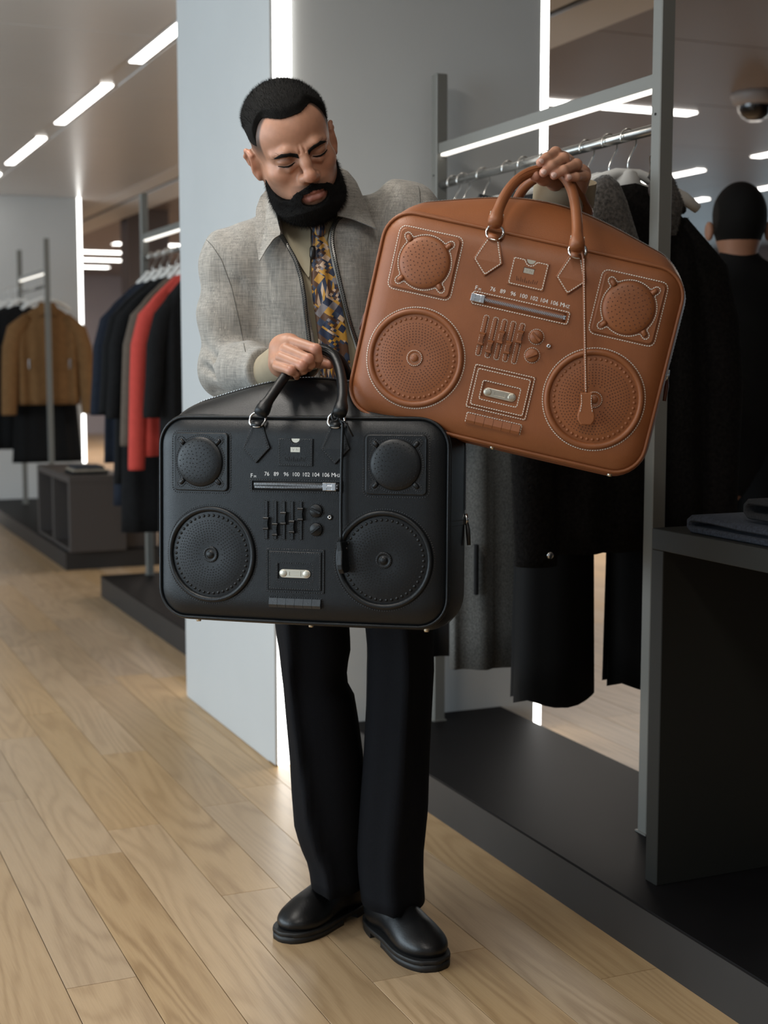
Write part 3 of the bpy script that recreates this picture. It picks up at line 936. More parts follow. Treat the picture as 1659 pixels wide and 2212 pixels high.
bag_black, WK, PK = make_bag(BAG_BLACK, 1.0, MB_BLACK,
    'black leather travel bag shaped like a boombox, held level at the waist', 'black',
    [(562, 896, 2.470), (571, 878, 2.475), (590, 850, 2.495), (612, 818, 2.52), (634, 786, 2.545), (660, 760, 2.56), (690, 748, 2.565), (714, 757, 2.56), (730, 783, 2.54), (738, 818, 2.51), (740, 855, 2.475), (736, 885, 2.455), (734, 896, 2.45)],
    [(640, 868, 2.70), (646, 840, 2.685), (655, 808, 2.65), (670, 776, 2.61), (694, 757, 2.59), (722, 762, 2.60), (744, 790, 2.625), (756, 825, 2.655), (763, 860, 2.68), (766, 880, 2.69)],
    .0637, [(.082, .182, .012), (.0895, .172, .012), (.087, .1036, .010), (.0866, .0225, .011), (.0879, -.0361, .014)],
    ((.0885, -.0330, .014), .10, 1.38, BELLP), [(.084, .178, .014), (.093, .176, .018), (.1000, .168, .018), (.1085, .150, .014)],
    (-.42, .66), (-.2054, .0188, .2329), 'boombox bags')
bag_brown, WB, PB = make_bag(BAG_BROWN, .972, MB_BROWN,
    'tan brown leather travel bag shaped like a boombox, held up and tilted', 'brown',
    [(1068, 487, 2.425), (1071, 470, 2.430), (1082, 438, 2.450), (1100, 406, 2.470), (1126, 380, 2.490), (1158, 366, 2.505), (1190, 364, 2.510), (1216, 374, 2.505), (1234, 402, 2.490), (1243, 440, 2.460), (1247, 485, 2.420), (1247, 520, 2.390), (1246, 538, 2.385)],
    [(1105, 470, 2.620), (1112, 446, 2.610), (1122, 418, 2.590), (1143, 392, 2.560), (1170, 377, 2.540), (1202, 374, 2.535), (1229, 384, 2.550), (1249, 408, 2.570), (1262, 440, 2.595), (1268, 470, 2.610)],
    -.0756, [(.080, .180, .012), (.0870, .166, .013), (.1145, .0583, .012), (.1454, -.0600, .014)],
    ((.1450, -.0560, .018), .2210, .0, BELLP), None,
    (-.62, .60), (-.215, .0065, .2258), 'boombox bags')
# ------------------------------------------------------------------ implicit-surface modelling for people and cloth
class Field:
    def __init__(s, lo, hi, h):
        s.lo = np.array(lo, np.float32); s.h = h
        s.n = np.ceil((np.array(hi)-s.lo)/h).astype(int)+1
        s.ax = [s.lo[i]+h*np.arange(s.n[i], dtype=np.float32) for i in range(3)]
        s.d = np.full(s.n, 9.0, np.float32)
    def grid(s, sl=None):
        if sl is None: sl = (slice(None),)*3
        return (s.ax[0][sl[0]][:, None, None], s.ax[1][sl[1]][None, :, None], s.ax[2][sl[2]][None, None, :])
    def sl(s, lo, hi):
        out = []
        for i in range(3):
            a = max(0, int((lo[i]-s.lo[i])/s.h)); b = min(s.n[i], int((hi[i]-s.lo[i])/s.h)+2)
            if b <= a: return None
            out.append(slice(a, b))
        return tuple(out)
    def comb(s, fn, lo, hi, k, mode, margin):
        sl = s.sl(np.array(lo)-margin, np.array(hi)+margin)
        if sl is None: return
        e = fn(*s.grid(sl)).astype(np.float32)
        d = s.d[sl]
        if mode == 'u':
            if k > 0:
                hh = np.clip(.5+.5*(d-e)/k, 0, 1); r = d+(e-d)*hh-k*hh*(1-hh)
            else: r = np.minimum(d, e)
        elif mode == 's':
            if k > 0:
                hh = np.clip(.5-.5*(d+e)/k, 0, 1); r = d+(-e-d)*hh+k*hh*(1-hh)
            else: r = np.maximum(d, -e)
        s.d[sl] = r
    def ell(s, c, r, k=.01, mode='u', rot=None, margin=.03):
        c = np.array(c, float); r = np.array(r, float); B = r.max()
        def fn(x, y, z):
            X, Y, Z = x-c[0], y-c[1], z-c[2]
            if rot is not None:
                Q = np.array(rot)
                X, Y, Z = Q[0, 0]*X+Q[1, 0]*Y+Q[2, 0]*Z, Q[0, 1]*X+Q[1, 1]*Y+Q[2, 1]*Z, Q[0, 2]*X+Q[1, 2]*Y+Q[2, 2]*Z
            k0 = np.sqrt((X/r[0])**2+(Y/r[1])**2+(Z/r[2])**2)
            k1 = np.sqrt((X/r[0]**2)**2+(Y/r[1]**2)**2+(Z/r[2]**2)**2)
            return k0*(k0-1)/np.maximum(k1, 1e-6)
        s.comb(fn, c-B, c+B, k, mode, margin+k); return s
    def cone(s, a, b, ra, rb, k=.01, mode='u', margin=.03, sq=None):
        a = np.array(a, float); b = np.array(b, float); ba = b-a; L2 = max(ba @ ba, 1e-12)
        def fn(x, y, z):
            X, Y, Z = x-a[0], y-a[1], z-a[2]
            t = np.clip((X*ba[0]+Y*ba[1]+Z*ba[2])/L2, 0, 1)
            dx, dy, dz = X-t*ba[0], Y-t*ba[1], Z-t*ba[2]
            if sq is not None: dx, dy, dz = dx*sq[0], dy*sq[1], dz*sq[2]
            return np.sqrt(dx*dx+dy*dy+dz*dz)-(ra+t*(rb-ra))
        R_ = max(ra, rb)*(1.0 if sq is None else 1/min(sq))
        s.comb(fn, np.minimum(a, b)-R_, np.maximum(a, b)+R_, k, mode, margin+k); return s
    def chain(s, pts, rad, k=.006, mode='u', margin=.03, sq=None):
        for i in range(len(pts)-1): s.cone(pts[i], pts[i+1], rad[i], rad[i+1], k, mode, margin, sq)
        return s
    def fn(s, f, k=0., mode='u', lo=None, hi=None):
        s.comb(f, s.lo if lo is None else lo, s.lo+s.h*s.n if hi is None else hi, k, mode, 0); return s
    def mesh(s, d=None):
        return surface_nets(s.d if d is None else d, s.lo, s.h)

def surface_nets(d, lo, h):
    ins = d < 0
    nx, ny, nz = d.shape
    c = np.zeros((nx-1, ny-1, nz-1), np.int8)
    for i in (0, 1):
        for j in (0, 1):
            for k in (0, 1):
                c += ins[i:nx-1+i, j:ny-1+j, k:nz-1+k]
    act = (c > 0) & (c < 8)
    I = np.argwhere(act)
    idx = np.full(act.shape, -1, np.int32); idx[act] = np.arange(len(I), dtype=np.int32)
    acc = np.zeros((len(I), 3)); cnt = np.zeros(len(I))
    vals = {}
    for i in (0, 1):
        for j in (0, 1):
            for k in (0, 1): vals[i, j, k] = d[I[:, 0]+i, I[:, 1]+j, I[:, 2]+k].astype(float)
    corners = list(vals)
    for a in corners:
        for ax in range(3):
            if a[ax] == 0:
                b = list(a); b[ax] = 1; b = tuple(b)
                va, vb = vals[a], vals[b]
                m = (va < 0) != (vb < 0)
                t = np.where(m, va/np.where(m, va-vb, 1), 0)
                p = np.tile(np.array(a, float), (len(I), 1)); p[:, ax] += t
                acc[m] += p[m]; cnt[m] += 1
    V = np.array(lo)+h*(I+acc/cnt[:, None])
    Fs = []
    for ax in range(3):
        sl0 = [slice(None)]*3; sl1 = [slice(None)]*3
        sl0[ax] = slice(0, -1); sl1[ax] = slice(1, None)
        e = ins[tuple(sl0)] != ins[tuple(sl1)]
        b, cx = [q for q in range(3) if q != ax]
        E = np.argwhere(e)
        E = E[(E[:, b] > 0) & (E[:, b] < d.shape[b]-1) & (E[:, cx] > 0) & (E[:, cx] < d.shape[cx]-1)]
        def g(db, dc):
            q = E.copy(); q[:, b] += db; q[:, cx] += dc
            return idx[q[:, 0], q[:, 1], q[:, 2]]
        f = np.stack([g(-1, -1), g(0, -1), g(0, 0), g(-1, 0)], -1)
        flip = ins[E[:, 0], E[:, 1], E[:, 2]]
        if ax == 1: flip = ~flip
        f[~flip] = f[~flip][:, ::-1]
        Fs.append(f)
    F = np.concatenate(Fs)
    F = F[(F >= 0).all(1)]
    return V, F

def smooth_mesh(V, F, it=2, lam=.5):
    V = V.copy()
    for _ in range(it):
        acc = np.zeros_like(V); n = np.zeros(len(V))
        for k in range(4):
            a, b = F[:, k], F[:, (k+1) % 4]
            for q in range(3):
                acc[:, q] += np.bincount(a, V[b, q], len(V))+np.bincount(b, V[a, q], len(V))
            n += np.bincount(a, minlength=len(V))+np.bincount(b, minlength=len(V))
        V += lam*(acc/np.maximum(n, 1)[:, None]-V)
    return V

def sd_poly(px, py, P):
    """signed distance to a polygon, negative inside"""
    P = np.asarray(P, float); n = len(P)
    d = np.full(np.broadcast(px, py).shape, 1e9); s = np.ones(d.shape)
    for i in range(n):
        a, b = P[i], P[i-1]
        ex, ey = b[0]-a[0], b[1]-a[1]; wx, wy = px-a[0], py-a[1]
        t = np.clip((wx*ex+wy*ey)/(ex*ex+ey*ey+1e-12), 0, 1)
        bx, by = wx-ex*t, wy-ey*t
        d = np.minimum(d, bx*bx+by*by)
        c1, c2, c3 = py >= a[1], py < b[1], ex*wy > ey*wx
        s = np.where((c1 & c2 & c3) | (~c1 & ~c2 & ~c3), -s, s)
    return s*np.sqrt(d)

def strands(V, F, n, length, width, bias, name, m, parent, seed=1, keep=None):
    """short individual hairs standing on a mesh"""
    r = np.random.default_rng(seed)
    T = np.concatenate([F[:, [0, 1, 2]], F[:, [0, 2, 3]]])
    a, b, c = V[T[:, 0]], V[T[:, 1]], V[T[:, 2]]
    nr = np.cross(b-a, c-a); ar = np.linalg.norm(nr, axis=1); nr /= np.maximum(ar, 1e-12)[:, None]
    if keep is not None: ar = ar*keep((a+b+c)/3)
    t = r.choice(len(T), n, p=ar/ar.sum())
    u, v = r.random(n), r.random(n); fl = u+v > 1; u[fl] = 1-u[fl]; v[fl] = 1-v[fl]
    p = a[t]+(b[t]-a[t])*u[:, None]+(c[t]-a[t])*v[:, None]
    d = nr[t]+np.array(bias)+r.normal(size=(n, 3))*.35
    d /= np.linalg.norm(d, axis=1, keepdims=True)
    sd = np.cross(d, r.normal(size=(n, 3))); sd /= np.linalg.norm(sd, axis=1, keepdims=True)
    ln = length*(.5+r.random(n))[:, None]
    p = p-d*.001
    tip = p+d*ln+np.array(bias)*ln*.4
    VV = np.stack([p-sd*width, p+sd*width, tip], 1).reshape(-1, 3)
    FF = np.arange(3*n).reshape(-1, 3)
    return np_mesh(name, VV, FF, m, parent, smooth=False, kind='stuff')
# ------------------------------------------------------------------ the man
def rot3(yaw, pit, rol):
    cy, sy = math.cos(yaw), math.sin(yaw); Rz = np.array([[cy, -sy, 0], [sy, cy, 0], [0, 0, 1]])
    cp, sp = math.cos(pit), math.sin(pit); Rx = np.array([[1, 0, 0], [0, cp, -sp], [0, sp, cp]])
    cr, sr = math.cos(rol), math.sin(rol); Ry = np.array([[cr, 0, sr], [0, 1, 0], [-sr, 0, cr]])
    return Ry @ Rz @ Rx
HR = rot3(.1638, .4728, -.3466)
HT = np.array([-.1734, 2.80, 1.6194])
def h2w(V): return np.asarray(V) @ HR.T*1.006+HT
def w2h(V): return ((np.asarray(V)-HT)/1.006) @ HR

def head_field(neck_to, h=.0017):
    f = Field((-.105, -.14, -.20), (.105, .125, .15), h)
    f.ell((0, .012, .052), (.0745, .092, .0745), 0, margin=.05)
    f.ell((0, -.028, .050), (.0635, .057, .052), .03, margin=.05)
    f.ell((0, -.028, -.012), (.0625, .058, .068), .03, margin=.05)
    f.ell((0, -.034, -.058), (.053, .052, .045), .03, margin=.05)
    f.ell((0, -.073, -.088), (.024, .018, .019), .03, margin=.05)
    for s in (-1, 1):
        f.ell((s*.049, -.003, -.045), (.018, .032, .034), .03, margin=.05)
        f.ell((s*.043, -.056, -.010), (.023, .024, .019), .02, margin=.04)
    # brow ridge, sockets, lids
    for s in (-1, 1):
        f.chain([(s*.010, -.087, .0265), (s*.028, -.0855, .032), (s*.048, -.069, .0285)], [.008, .0075, .006], .014)
    for s in (-1, 1):
        f.ell((s*.032, -.0945, .0165), (.019, .013, .0095), .012, 's')
    # nose
    f.chain([(0, -.085, .026), (0, -.098, .006), (0, -.109, -.012)], [.0088, .0090, .0098], .010)
    f.ell((0, -.1095, -.0175), (.0128, .0118, .0105), .008)
    for s in (-1, 1):
        f.ell((s*.0125, -.0965, -.0205), (.0080, .0115, .0085), .006)
        f.ell((s*.0070, -.1050, -.0285), (.0042, .006, .0035), .003, 's')
    # lids
    for s in (-1, 1):
        f.ell((s*.032, -.0745, .0165), (.0168, .0138, .0115), .004)
        f.chain([(s*.0185, -.0855, .0110), (s*.026, -.0895, .0095), (s*.036, -.0890, .0098), (s*.0470, -.0805, .0125)], [.0012]*4, .0025, 's')
        f.chain([(s*.019, -.0850, .0045), (s*.030, -.0855, .0015), (s*.045, -.077, .0045)], [.0035, .0042, .003], .008)
        f.chain([(s*.018, -.0885, .0190), (s*.030, -.0915, .0240), (s*.045, -.0820, .0225)], [.0010]*3, .005, 's')
    # frown
    for s in (-1, 1): f.cone((s*.005, -.0955, .026), (s*.004, -.093, .042), .0012, .0008, .004, 's')
    # mouth
    f.ell((0, -.074, -.048), (.032, .023, .027), .02)
    f.cone((0, -.0985, -.030), (0, -.1000, -.041), .0022, .0025, .004, 's')
    f.chain([(-.0245, -.0885, -.0545), (-.010, -.0965, -.0500), (0, -.0980, -.0505), (.010, -.0965, -.0500), (.0245, -.0885, -.0545)], [.0020, .0036, .0034, .0036, .0020], .004)
    f.chain([(-.0215, -.0880, -.0590), (-.009, -.0945, -.0620), (.009, -.0945, -.0620), (.0215, -.0880, -.0590)], [.0030, .0054, .0054, .0030], .004)
    f.chain([(-.0275, -.0890, -.0560), (-.012, -.0985, -.0552), (0, -.1015, -.0562), (.012, -.0985, -.0552), (.0275, -.0890, -.0560)], [.0012, .0019, .0021, .0019, .0012], .0018, 's')
    # ears
    for s in (-1, 1):
        rr = rot3(s*.42, .12, 0)
        f.ell((s*.0790, .012, .003), (.0085, .0170, .0270), .010, rot=rr)
        f.ell((s*.072, .008, .002), (.010, .012, .018), .012)
        f.ell((s*.0858, .0075, .005), (.0050, .0085, .0140), .005, 's', rot=rr)
        f.chain([(s*.080, -.001, .021), (s*.0865, .014, .029), (s*.0890, .024, .016), (s*.0860, .022, .000)], [.0028, .0034, .0034, .0028], .005)
        f.ell((s*.0775, .002, -.021), (.006, .009, .010), .008)
    f.cone((0, .024, -.045), neck_to, .054, .058, .035, margin=.05)
    return f

NECK_W = np.array([-.118, 2.905, 1.43])
hf = head_field(w2h(NECK_W[None])[0])
HV, HF = hf.mesh()
HV = smooth_mesh(HV, HF, 1, .4)
hx, hy, hz = HV.T
SKIN = np.array([.43, .225, .145]); LIP = np.array([.42, .185, .155]); STUB = np.array([.10, .065, .048])
def mixc(c, t, w): return c*(1-w[:, None])+np.array(t)*w[:, None]
colr = np.tile(SKIN, (len(HV), 1))
lip = (1-sm01(np.abs(hx), .021, .026))*sm01(hz, -.0695, -.0665)*(1-sm01(hz, -.0475, -.0455))*(1-sm01(hy, -.087, -.082))
colr = mixc(colr, LIP, lip*.85)
# warmer nose tip, cheeks and ears
warm = np.exp(-((hx/.016)**2+((hz+.015)/.016)**2))*(hy < -.09)+.5*np.exp(-(((np.abs(hx)-.045)/.02)**2+((hz+.015)/.02)**2))*(hy < -.04)+.8*(np.abs(hx) > .077)
colr = mixc(colr, (.44, .195, .125), np.clip(warm*.55, 0, 1))
# shaved fade beside the hair, beard shadow on cheek and neck
fade = sm01(hz, .008, .050)*sm01(hy, -.054, -.048)*(np.abs(hx) < .0795)
fade = np.maximum(fade, sm01(hy, .03, .05)*sm01(hz, -.03, .02))
colr = mixc(colr, (.035, .026, .021), fade*.88)
sb = (1-sm01(hz, -.045, -.010))*sm01(hy, -.075, -.045)*(np.abs(hx) < .08)*(hy < .03)
sb = np.maximum(sb*.55, .75*(1-sm01(hz, -.080, -.062))*(hy < .05))
must = np.exp(-((np.abs(hx)/.030)**4))*sm01(hz, -.050, -.044)*(1-sm01(hz, -.036, -.030))*(hy < -.08)
colr = mixc(colr, STUB, np.clip(np.maximum(sb*(1-lip), must*.8), 0, 1))
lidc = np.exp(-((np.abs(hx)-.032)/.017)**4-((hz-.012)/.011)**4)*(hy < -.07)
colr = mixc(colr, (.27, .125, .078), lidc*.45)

# ---- hands (world space), rooted in wrists
def Z1(x, y, Y): return at(560+x*.14467, 700+y*.14467, Y)
def Z2(x, y, Y): return at(1100+x*.13261, 300+y*.13261, Y-.045)
W1 = at(618, 788, 2.625); W1b = at(560, 808, 2.72)
W2 = Z2(930, 1000, 2.672); W2b = at(1206, 520, 2.70)
def hand1():
    pts = np.array([Z1(200, 100, 2.5), Z1(1150, 900, 2.72)])
    f = Field(pts.min(0)-.03, pts.max(0)+.03, .0013)
    f.cone(W1b, W1, .031, .027, 0)
    # palm block
    f.cone(Z1(330, 360, 2.575), Z1(330, 600, 2.58), .022, .020, .012)
    f.cone(W1, Z1(420, 330, 2.565), .026, .019, .02)
    f.cone(W1, Z1(330, 600, 2.575), .026, .017, .02)
    f.cone(Z1(480, 300, 2.560), Z1(290, 560, 2.555), .0165, .0150, .012)
    F_ = [  # MCP, PIP, DIP, tip
        [Z1(490, 265, 2.553), Z1(845, 375, 2.522), Z1(885, 520, 2.528), Z1(868, 595, 2.548)],
        [Z1(400, 385, 2.545), Z1(735, 525, 2.513), Z1(770, 610, 2.522), Z1(735, 660, 2.550)],
        [Z1(330, 500, 2.540), Z1(640, 620, 2.508), Z1(665, 690, 2.520), Z1(630, 720, 2.548)],
        [Z1(275, 625, 2.540), Z1(470, 695, 2.510), Z1(545, 745, 2.518), Z1(560, 790, 2.545)]]
    R_ = [(.0125, .0100, .0088, .0070), (.0128, .0102, .0090, .0072), (.0120, .0096, .0084, .0068), (.0108, .0084, .0072, .0060)]
    for p, r in zip(F_, R_):
        f.chain(p, [q*.93 for q in r], .0012)
        f.ell(p[1], (r[1]*1.0,)*3, .003)
    # thumb comes round under the handle and shows beyond the index finger
    f.chain([Z1(420, 520, 2.60), Z1(720, 560, 2.592), Z1(930, 565, 2.572), Z1(1045, 600, 2.560)], [.018, .0130, .0105, .0090], .008)
    # crease lines between the fingers
    return f
def hand2():
    pts = np.array([Z2(300, 100, 2.5), Z2(1500, 1300, 2.74)])
    f = Field(pts.min(0)-.03, pts.max(0)+.03, .0013)
    f.cone(W2b, W2, .030, .025, 0)
    f.cone(W2, Z2(880, 420, 2.612), .024, .017, .016)
    f.cone(W2, Z2(1120, 600, 2.612), .024, .016, .016)
    f.cone(Z2(850, 350, 2.603), Z2(1150, 560, 2.600), .0155, .0140, .014)
    F_ = [
        [Z2(870, 315, 2.602), Z2(755, 225, 2.556), Z2(610, 310, 2.530), Z2(505, 385, 2.518)],
        [Z2(960, 385, 2.600), Z2(885, 325, 2.546), Z2(690, 445, 2.520), Z2(560, 550, 2.512)],
        [Z2(1065, 465, 2.600), Z2(1095, 420, 2.546), Z2(890, 510, 2.520), Z2(730, 598, 2.514)],
        [Z2(1170, 570, 2.602), Z2(1245, 612, 2.556), Z2(1090, 622, 2.528), Z2(960, 640, 2.518)]]
    R_ = [(.0112, .0092, .0084, .0074), (.0114, .0095, .0087, .0077), (.0110, .0090, .0082, .0072), (.0098, .0080, .0073, .0064)]
    for p, r in zip(F_, R_):
        f.chain(p, r, .004)
        f.ell(p[1], (r[1]*1.05,)*3, .004)
    f.cone(Z2(1180, 600, 2.608), Z2(1120, 850, 2.63), .015, .016, .012)
    f.chain([Z2(930, 790, 2.645), Z2(740, 700, 2.610), Z2(560, 640, 2.565), Z2(430, 605, 2.545)], [.017, .0135, .0112, .0098], .010)
    return f, F_
h1 = hand1(); V1, F1 = h1.mesh(); V1 = smooth_mesh(V1, F1, 1, .4)
h2, fing2 = hand2(); V2, F2 = h2.mesh(); V2 = smooth_mesh(V2, F2, 1, .4)
def hand_col(V, tips):
    c = np.tile(SKIN*1.02, (len(V), 1))
    for p in tips:
        w = np.exp(-(np.linalg.norm(V-p, axis=1)/.011)**2)
        c = mixc(c, (.44, .20, .14), np.clip(w*.8, 0, 1))
    return c
c1 = hand_col(V1, [Z1(1045, 600, 2.555), Z1(845, 360, 2.512), Z1(735, 510, 2.503), Z1(640, 605, 2.5), Z1(470, 680, 2.5)])
c2 = hand_col(V2, [Z2(430, 605, 2.54), Z2(515, 385, 2.515), Z2(560, 540, 2.51), Z2(735, 585, 2.51), Z2(965, 635, 2.515)])
# ---- the body under the clothes
bf = Field((-.46, 2.66, .86), (.36, 3.04, 1.52), .009)
SR, SL = at(510, 568, 2.885), at(872, 470, 2.905)
ER, EL = at(492, 800, 2.835), at(1075, 665, 2.825)
bf.chain([NECK_W+np.array([0, 0, .03]), NECK_W], [.05, .055], .02)
bf.chain([NECK_W-np.array([0, 0, .03]), SR], [.05, .045], .05); bf.chain([NECK_W-np.array([0, 0, .03]), SL], [.05, .045], .05)
CH = at(690, 650, 2.915); BE = at(690, 900, 2.92)
bf.ell(CH, (.15, .085, .2), .06); bf.ell(BE, (.135, .08, .2), .06)
bf.chain([SR, ER, W1b], [.045, .036, .030], .03); bf.chain([SL, EL, W2b], [.045, .036, .030], .03)
V3, F3 = bf.mesh()
allV = np.concatenate([h2w(HV), V1, V2, V3]); o1 = len(HV); o2 = o1+len(V1); o3 = o2+len(V2)
allF = np.concatenate([HF, F1+o1, F2+o2, F3+o3])
allC = np.concatenate([colr, c1, c2, np.tile(SKIN, (len(V3), 1))])

def skin_material():
    m = bpy.data.materials.new('skin')
    nt, b = nodes_of(m); N, L = nt.nodes, nt.links
    a = N.new('ShaderNodeAttribute'); a.attribute_name = 'skin_colour'
    t = N.new('ShaderNodeTexNoise'); t.inputs['Scale'].default_value = 60; t.inputs['Detail'].default_value = 4
    tc = N.new('ShaderNodeTexCoord'); L.new(tc.outputs['Object'], t.inputs['Vector'])
    mx = N.new('ShaderNodeMix'); mx.data_type = 'RGBA'; mx.blend_type = 'MULTIPLY'; mx.inputs['Factor'].default_value = 1
    r = N.new('ShaderNodeValToRGB'); r.color_ramp.elements[0].position = .3; r.color_ramp.elements[1].position = .7
    r.color_ramp.elements[0].color = (.88, .86, .85, 1); r.color_ramp.elements[1].color = (1.05, 1.03, 1.02, 1)
    L.new(t.outputs['Fac'], r.inputs['Fac']); L.new(a.outputs['Color'], mx.inputs['A']); L.new(r.outputs['Color'], mx.inputs['B'])
    L.new(mx.outputs['Result'], b.inputs['Base Color'])
    b.inputs['Roughness'].default_value = .46; b.inputs['Specular IOR Level'].default_value = .42
    b.inputs['Subsurface Weight'].default_value = .12
    b.inputs['Subsurface Radius'].default_value = (.010, .004, .002)
    b.inputs['Subsurface Scale'].default_value = .35
    t2 = N.new('ShaderNodeTexNoise'); t2.inputs['Scale'].default_value = 700; L.new(tc.outputs['Object'], t2.inputs['Vector'])
    bp = N.new('ShaderNodeBump'); bp.inputs['Strength'].default_value = .10; bp.inputs['Distance'].default_value = .001
    L.new(t2.outputs['Fac'], bp.inputs['Height']); L.new(bp.outputs['Normal'], b.inputs['Normal'])
    return m
M['skin'] = skin_material()
M['hair'] = mat('black_hair', (.006, .0055, .005), .7, spec=.15, bump=.9, bscale=1100)
M['beard'] = mat('black_beard', (.006, .0055, .005), .75, spec=.12, bump=1.0, bscale=900)
man = np_mesh('person', allV, allF, M['skin'],
    label='bearded man in a grey zip jacket and black trousers holding both boombox bags', cat='person')
ca = man.data.color_attributes.new('skin_colour', 'FLOAT_COLOR', 'POINT')
ca.data.foreach_set('color', np.c_[allC, np.ones(len(allC))].astype(np.float32).ravel())

# ---- hair, beard, brows, lashes cut from offsets of the head field
gx, gy, gz = hf.grid()
D = hf.d
ax_ = np.abs(gx)
def headpart(thick, mask, name, m, lam=.4, **kw):
    d = np.maximum(D-thick, mask)
    V, F = surface_nets(d.astype(np.float32), hf.lo, hf.h)
    V = smooth_mesh(V, F, 1, lam)
    return V, F, np_mesh(name, h2w(V), F, m, man, **kw)
front = gz-.094          # hairline across the forehead
corner = .052+.0*gz
zl = np.where(gy < -.044, .0915, np.where(gy < .0, .0915-(.0915-.046)*sm01(gy, -.044, -.038), .046-.055*sm01(gy, .02, .07)))
zl = zl+.005*sm01(ax_, .015, .045)*(1-sm01(gy, -.048, -.040))
mask = np.maximum(zl-gz, ax_-.0765-.05*sm01(gz, .035, .045))
thick = .0004+.0085*sm01(gz, .046, .095)+.002*sm01(gy, .0, .06)*sm01(gz, .04, .09)
thick = thick*(.25+.75*sm01(-mask, 0., .020))+.0004
hV, hF_, hair = headpart(thick, mask, 'hair', M['hair'])
# beard: jaw, chin and moustache with the mouth left free
line = -.020-.040*sm01(-gy, .010, .062)+.018*sm01(-gy, .075, .095)*sm01(ax_, .012, .03)
bm = np.maximum(gz-line, np.maximum(gy-.012, ax_-.0755))
bm = np.maximum(bm, (np.sqrt((gx/.078)**2+((gy+.038)/.078)**2+((gz+.055)/.078)**2)-1)*.07)
mo = np.sqrt((gx/.0275)**2+((gz+.0622)/.0138)**2)-1.0          # mouth opening
bm = np.maximum(bm, -mo*.012)
tb = .0025+.021*(1-sm01(gz, -.105, -.066))+.006*(1-sm01(gz, -.07, -.045))
tb = tb*sm01(-gy, -.015, .045)+.0008
V_, F_, beard = headpart(tb, bm, 'beard', M['beard'])
bV, bF = V_, F_
mm = np.maximum(np.sqrt((gx/.036)**2+((gz+.0400+.30*ax_)/.0060)**2)-1, gy+.070)*.008
mV, mF, _ = headpart(.0034+0*gz, mm, 'moustache', M['beard'])
for s in (-1, 1):
    P_ = [(s*.0105, .0265), (s*.024, .0330), (s*.038, .0345), (s*.0520, .0255), (s*.038, .0275), (s*.024, .0255), (s*.0105, .0195)]
    sdp = sd_poly(gx[:, 0, 0][:, None], gz[0, 0, :][None, :], P_)[:, None, :]
    ebV, ebF, eb = headpart(.0014+0*gz, np.maximum(sdp-.0008, gy+.05), 'eyebrow', M['hair'])
    strands(h2w(ebV), ebF, 1300, .0055, .00018, HR @ np.array([s*.8, 0, .5]), 'eyebrow_hairs', M['hair'], eb, 5)
    lp = h2w(np.array([(s*.0180, -.0870, .0110), (s*.0245, -.0900, .0092), (s*.0320, -.0910, .0085), (s*.0400, -.0880, .0092), (s*.0490, -.0800, .0115)]))
    MB().tube(lp, [.0006, .0013, .0016, .0015, .0008], 6).build('eyelashes', M['hair'], man)
strands(h2w(hV), hF_, 16000, .0050, .00022, HR @ np.array([0, -.25, .5]), 'hair_strands', M['hair'], hair, 2, keep=lambda c: (c[:, 2] > 1.66)*1.0+.05)
strands(h2w(bV), bF, 16000, .0070, .00022, HR @ np.array([0, -.15, -.45]), 'beard_strands', M['beard'], beard, 3)
strands(h2w(mV), mF, 2500, .0050, .00020, HR @ np.array([0, -.2, -.6]), 'moustache_strands', M['beard'], beard, 4)
# nails of the hand on the tan bag
nailm = mat('nail', (.66, .44, .38), .28, spec=.5)
for p in fing2:
    d = p[3]-p[2]; d /= np.linalg.norm(d)
    nrm_ = np.array([0, -1, .12]); nrm_ -= d*(nrm_ @ d); nrm_ /= np.linalg.norm(nrm_)
    sd_ = np.cross(nrm_, d)
    m = MB()
    pts = []
    for th, hh in ((1.0, .0), (.75, .0007), (.35, .0011), (.02, .0012)):
        pts.append([(p[3]+d*(.0035+.0058*th*math.cos(a)*(1.0 if math.cos(a) < 0 else .85))+sd_*(.0052*th*math.sin(a))+nrm_*(.0078+hh-.0020*(th*math.sin(a))**2)) for a in np.linspace(0, 2*np.pi, 17)[:-1]])
    m.loft(pts[::1], cap=False).build('fingernail', nailm, man)
